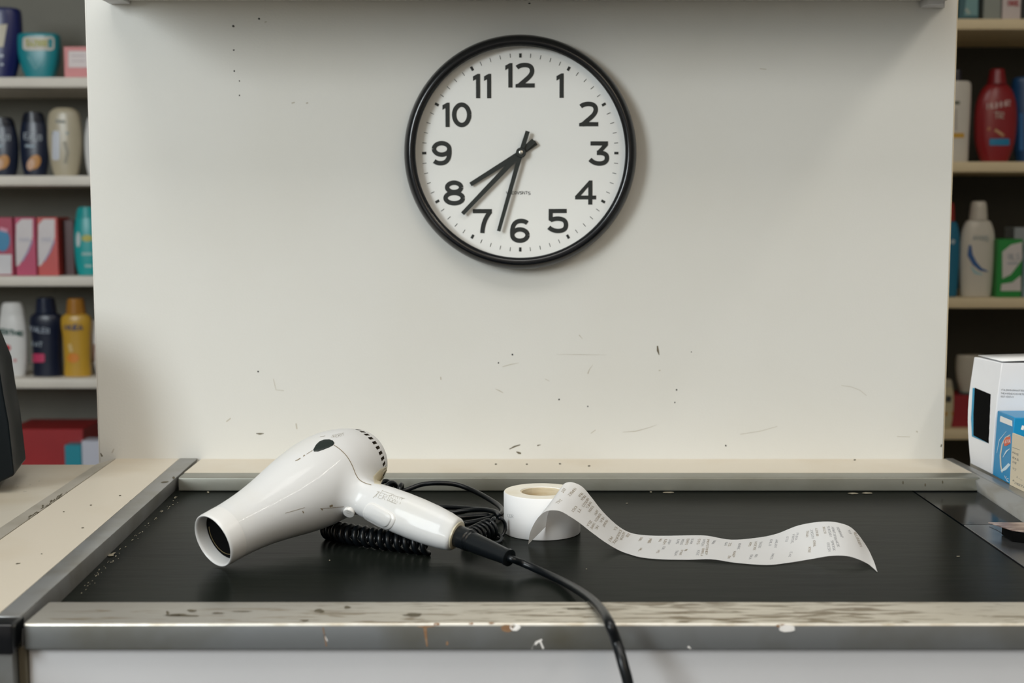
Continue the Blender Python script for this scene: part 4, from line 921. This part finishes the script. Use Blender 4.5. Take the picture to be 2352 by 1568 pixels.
for l, r, nm_, c1 in ((33, 80, 'pink-red box with white swoosh beside the magenta box', (.52, .04, .12)), (84, 131, 'orange-red box with white swoosh on the third left shelf', (.58, .06, .05))):
    carton('swoosh_box', l, r, 499, YSL, z, c1, nm_, [('poly', (.68, .62, .62), [(l + 4, 515), (l + 16, 503), (l + 42, 503), (l + 42, 545), (l + 28, 580), (l + 12, 608), (l + 4, 612), (l + 3, 560)]), ('line', (.35, .35, .55), [(l + 41, 552), (l + 33, 575), (l + 18, 600)], 3), ('word', (.5, .5, .6), 'NAO', (l + 12, 545), (6, 0), (0, 10), 1.8), ('line', (.72, .35, .35), [(l + 3, 622), (l + 43, 622)], 4)], group='swoosh boxes on the third left shelf', depth=.09)
carton('maroon_box', 132, 168, 505, YSL, z, (.06, .008, .008), 'dark maroon box between the orange-red box and teal bottle', depth=.08, dy=.05)
bottle('teal_bottle', 168, 232, 475, YSL, z, 'tottle', (.01, .36, .36), (.01, .34, .34), 'bright teal bottle at the partition edge on the third left shelf', 'bottle', [('poly', (.45, .42, .05), ell(200, 547, 13, 8)), ('poly', (.60, .68, .68), ell(180, 550, 5, 18)), ('line', (.35, .55, .52), [(188, 583), (212, 583)], 6), ('line', (.35, .55, .52), [(195, 610), (212, 611)], 6)])
z = zl[3]
bottle('white_bottle', -5, 61, 694, YSL, z, 'tottle', WHITE, WHITE, 'white bottle with dark green lettering and red heart on the fourth left shelf', 'bottle', [('word', (.02, .09, .07), 'ERTHR', (2, 755), (8, 1), (0, 11), 4), ('poly', (.60, .02, .04), ell(14, 799, 11, 8)), ('line', (.70, .30, .30), [(8, 824), (38, 828)], 7)])
bottle('navy_bottle', 66, 143, 683, YSL, z, 'lotion', (.005, .009, .028), NAVY, 'large black-navy bottle with magenta label on the fourth left shelf', 'bottle', [('word', (.42, .47, .55), 'VALEO', (70, 748), (7, 1), (0, 12), 2.2), ('poly', (.55, .04, .12), rrect(74, 812, 103, 832, 4)), ('word', (.35, .4, .45), 'TAT', (72, 783), (7, 1), (0, 10), 2.5)])
bottle('yellow_bottle', 138, 209, 685, YSL, z, 'lotion', (.58, .33, .035), (.40, .17, .02), 'golden yellow bottle with amber cap on the fourth left shelf', 'bottle', [('word', (.06, .07, .14), 'NUEA', (150, 746), (8, 0), (0, 11), 3.5), ('poly', (.72, .24, .02), ell(168, 822, 14, 11)), ('line', (.70, .50, .20), [(160, 790), (165, 808)], 8)])
bottle('white_tub', 203, 290, 735, YSL, z, 'tub', WHITE, WHITE, 'white oval tub peeking out beside the yellow bottle', 'tub', [('line', (.35, .15, .06), [(217, 790), (216, 830)], 4)], dy=.08)
z = zl[4]
carton('red_box', 18, 190, 985, YSL, z, (.36, .012, .015), 'large dull red box low on the left shelves behind the side counter', depth=.16, dy=.05)
carton('teal_box', 148, 186, 1022, YSL, z, (.01, .28, .36), 'small teal box beside the red box, low on the left shelves', depth=.04, dy=.005)
carton('white_box', 187, 240, 1012, YSL, z, (.62, .62, .70), 'small white box at the partition edge, low on the left shelves', depth=.05, dy=.005)
# right shelves
z = zr[0]
carton('dark_teal_box', 2205, 2251, -60, YSR, z, (.03, .11, .13), 'dark teal patterned box on the top right shelf', [('poly', (.16, .32, .33), [(2222, -30), (2246, -30), (2246, 36), (2214, 36)]), ('line', (.35, .42, .38), [(2218, 20), (2226, 32)], 7)])
carton('grey_box', 2262, 2302, -60, YSR, z, (.26, .28, .25), 'grey striped box in the middle of the top right shelf', [('line', (.12, .14, .13), [(2265, y), (2300, y)], 2.2) for y in (8, 16, 24, 32)])
carton('white_box', 2305, 2348, -60, YSR, z, (.62, .54, .52), 'pale pink-white box with dark red lettering on the top right shelf', [('word', (.40, .08, .09), 'GRE'.replace('G', 'O'), (2315, 2), (7, 0), (0, 11), 3.5)])
carton('black_box', 2351, 2400, -60, YSR, z, (.02, .02, .022), 'black box cut off by the photo edge on the top right shelf')
z = zr[1]
bottle('white_bottle', 2165, 2231, 160, YSR, z, 'square', (.66, .62, .55), (.02, .02, .03), 'cream-white bottle with orange stripe and dark nozzle beside the partition edge', 'bottle', [('line', (.62, .35, .04), [(2188, 311), (2214, 311)], 11), ('line', (.08, .09, .05), [(2192, 236), (2204, 236)], 7), ('line', (.4, .36, .3), [(2196, 250), (2196, 300)], 3)])
bottle('red_bottle', 2243, 2338, 158, YSR, z, 'oval', (.27, .012, .016), (.22, .008, .012), 'dark red shampoo bottle with pale lettering and blue stripe on the second right shelf', 'bottle', [('word', (.62, .42, .40), 'MUMMR', (2268, 238), (8.2, -1.3), (0, 13), 3), ('word', (.5, .38, .32), 'TR', (2284, 258), (9, 0), (0, 14), 2.8), ('poly', (.01, .22, .42), rrect(2272, 318, 2319, 334, 3)), ('line', (.50, .28, .14), [(2285, 298), (2296, 305), (2305, 312)], 7), ('line', (.45, .14, .06), [(2268, 295), (2275, 297)], 8)])
bottle('blue_bottle', 2325, 2420, 178, YSR, z, 'tub', (.01, .06, .17), NAVY, 'dark blue bottle cut off by the photo edge on the second right shelf', 'bottle', [('line', (.03, .15, .4), [(2346, 260), (2346, 345)], 9)], dy=.11)
z = zr[2]
bottle('blue_bottle', 2150, 2207, 465, YSR, z, 'shampoo', (.01, .15, .26), (.35, .03, .02), 'blue bottle with red cap at the partition edge on the third right shelf', 'bottle', [('line', (.4, .5, .55), [(2184, 553), (2192, 557)], 10)])
bottle('white_bottle', 2208, 2288, 462, YSR, z, 'shampoo', (.64, .60, .52), (.60, .55, .47), 'white shampoo bottle with a curved blue stripe on the third right shelf', 'bottle', [('line', (.02, .10, .30), [(2228, 563), (2228, 585), (2238, 604), (2252, 618), (2268, 623)], [6, 12, 11, 7, 2]), ('line', (.30, .55, .60), [(2230, 612), (2240, 626), (2256, 630)], [2, 6, 2]), ('word', (.25, .32, .33), 'AVOS', (2235, 540), (7, .5), (0, 11), 2)], dr=.45)
carton('green_box', 2292, 2350, 549, YSR, z, (.01, .26, .04), 'green box with white leaf-shaped panel on the third right shelf', [('poly', (.66, .62, .60), [(2302, 578), (2322, 562), (2348, 556), (2348, 596), (2322, 630), (2302, 640)]), ('poly', (.66, .62, .60), [(2300, 652), (2325, 648), (2345, 632), (2345, 668), (2298, 668)]), ('word', (.3, .34, .38), 'OLS', (2316, 583), (7, 0), (0, 13), 2), ('line', (.35, .38, .42), [(2314, 605), (2338, 604)], 4)])
carton('grey_blue_box', 2352, 2400, 560, YSR, z, (.22, .30, .33), 'grey-blue box beside the green box at the photo edge')
carton('silver_tin', 2330, 2380, 522, YSR, z, (.30, .33, .34), 'silver grey box standing behind the green box', dy=.12)
z = zr[3]
bottle('cream_jar', 2196, 2262, 815, YSR, z + .075, 'tub', (.52, .48, .40), WHITE, 'cream rounded jar sitting on top of the red packets, lower right shelf', 'jar', dy=.07)
carton('red_packet', 2188, 2262, 908, YSR, z, (.30, .012, .02), 'red packet with a teal top strip on the lowest visible right shelf', [('line', (.02, .2, .25), [(2202, 900), (2230, 903)], 8)], depth=.09, dy=.03)
bottle('cream_bottle', 2150, 2192, 870, YSR, z, 'tottle', (.55, .48, .30), (.45, .4, .3), 'small cream bottle with orange band at the partition edge, lowest right shelf', 'bottle', [('line', (.5, .25, .03), [(2170, 950), (2188, 950)], 10), ('line', (.03, .03, .03), [(2172, 915), (2184, 917)], 14)], dy=.02)
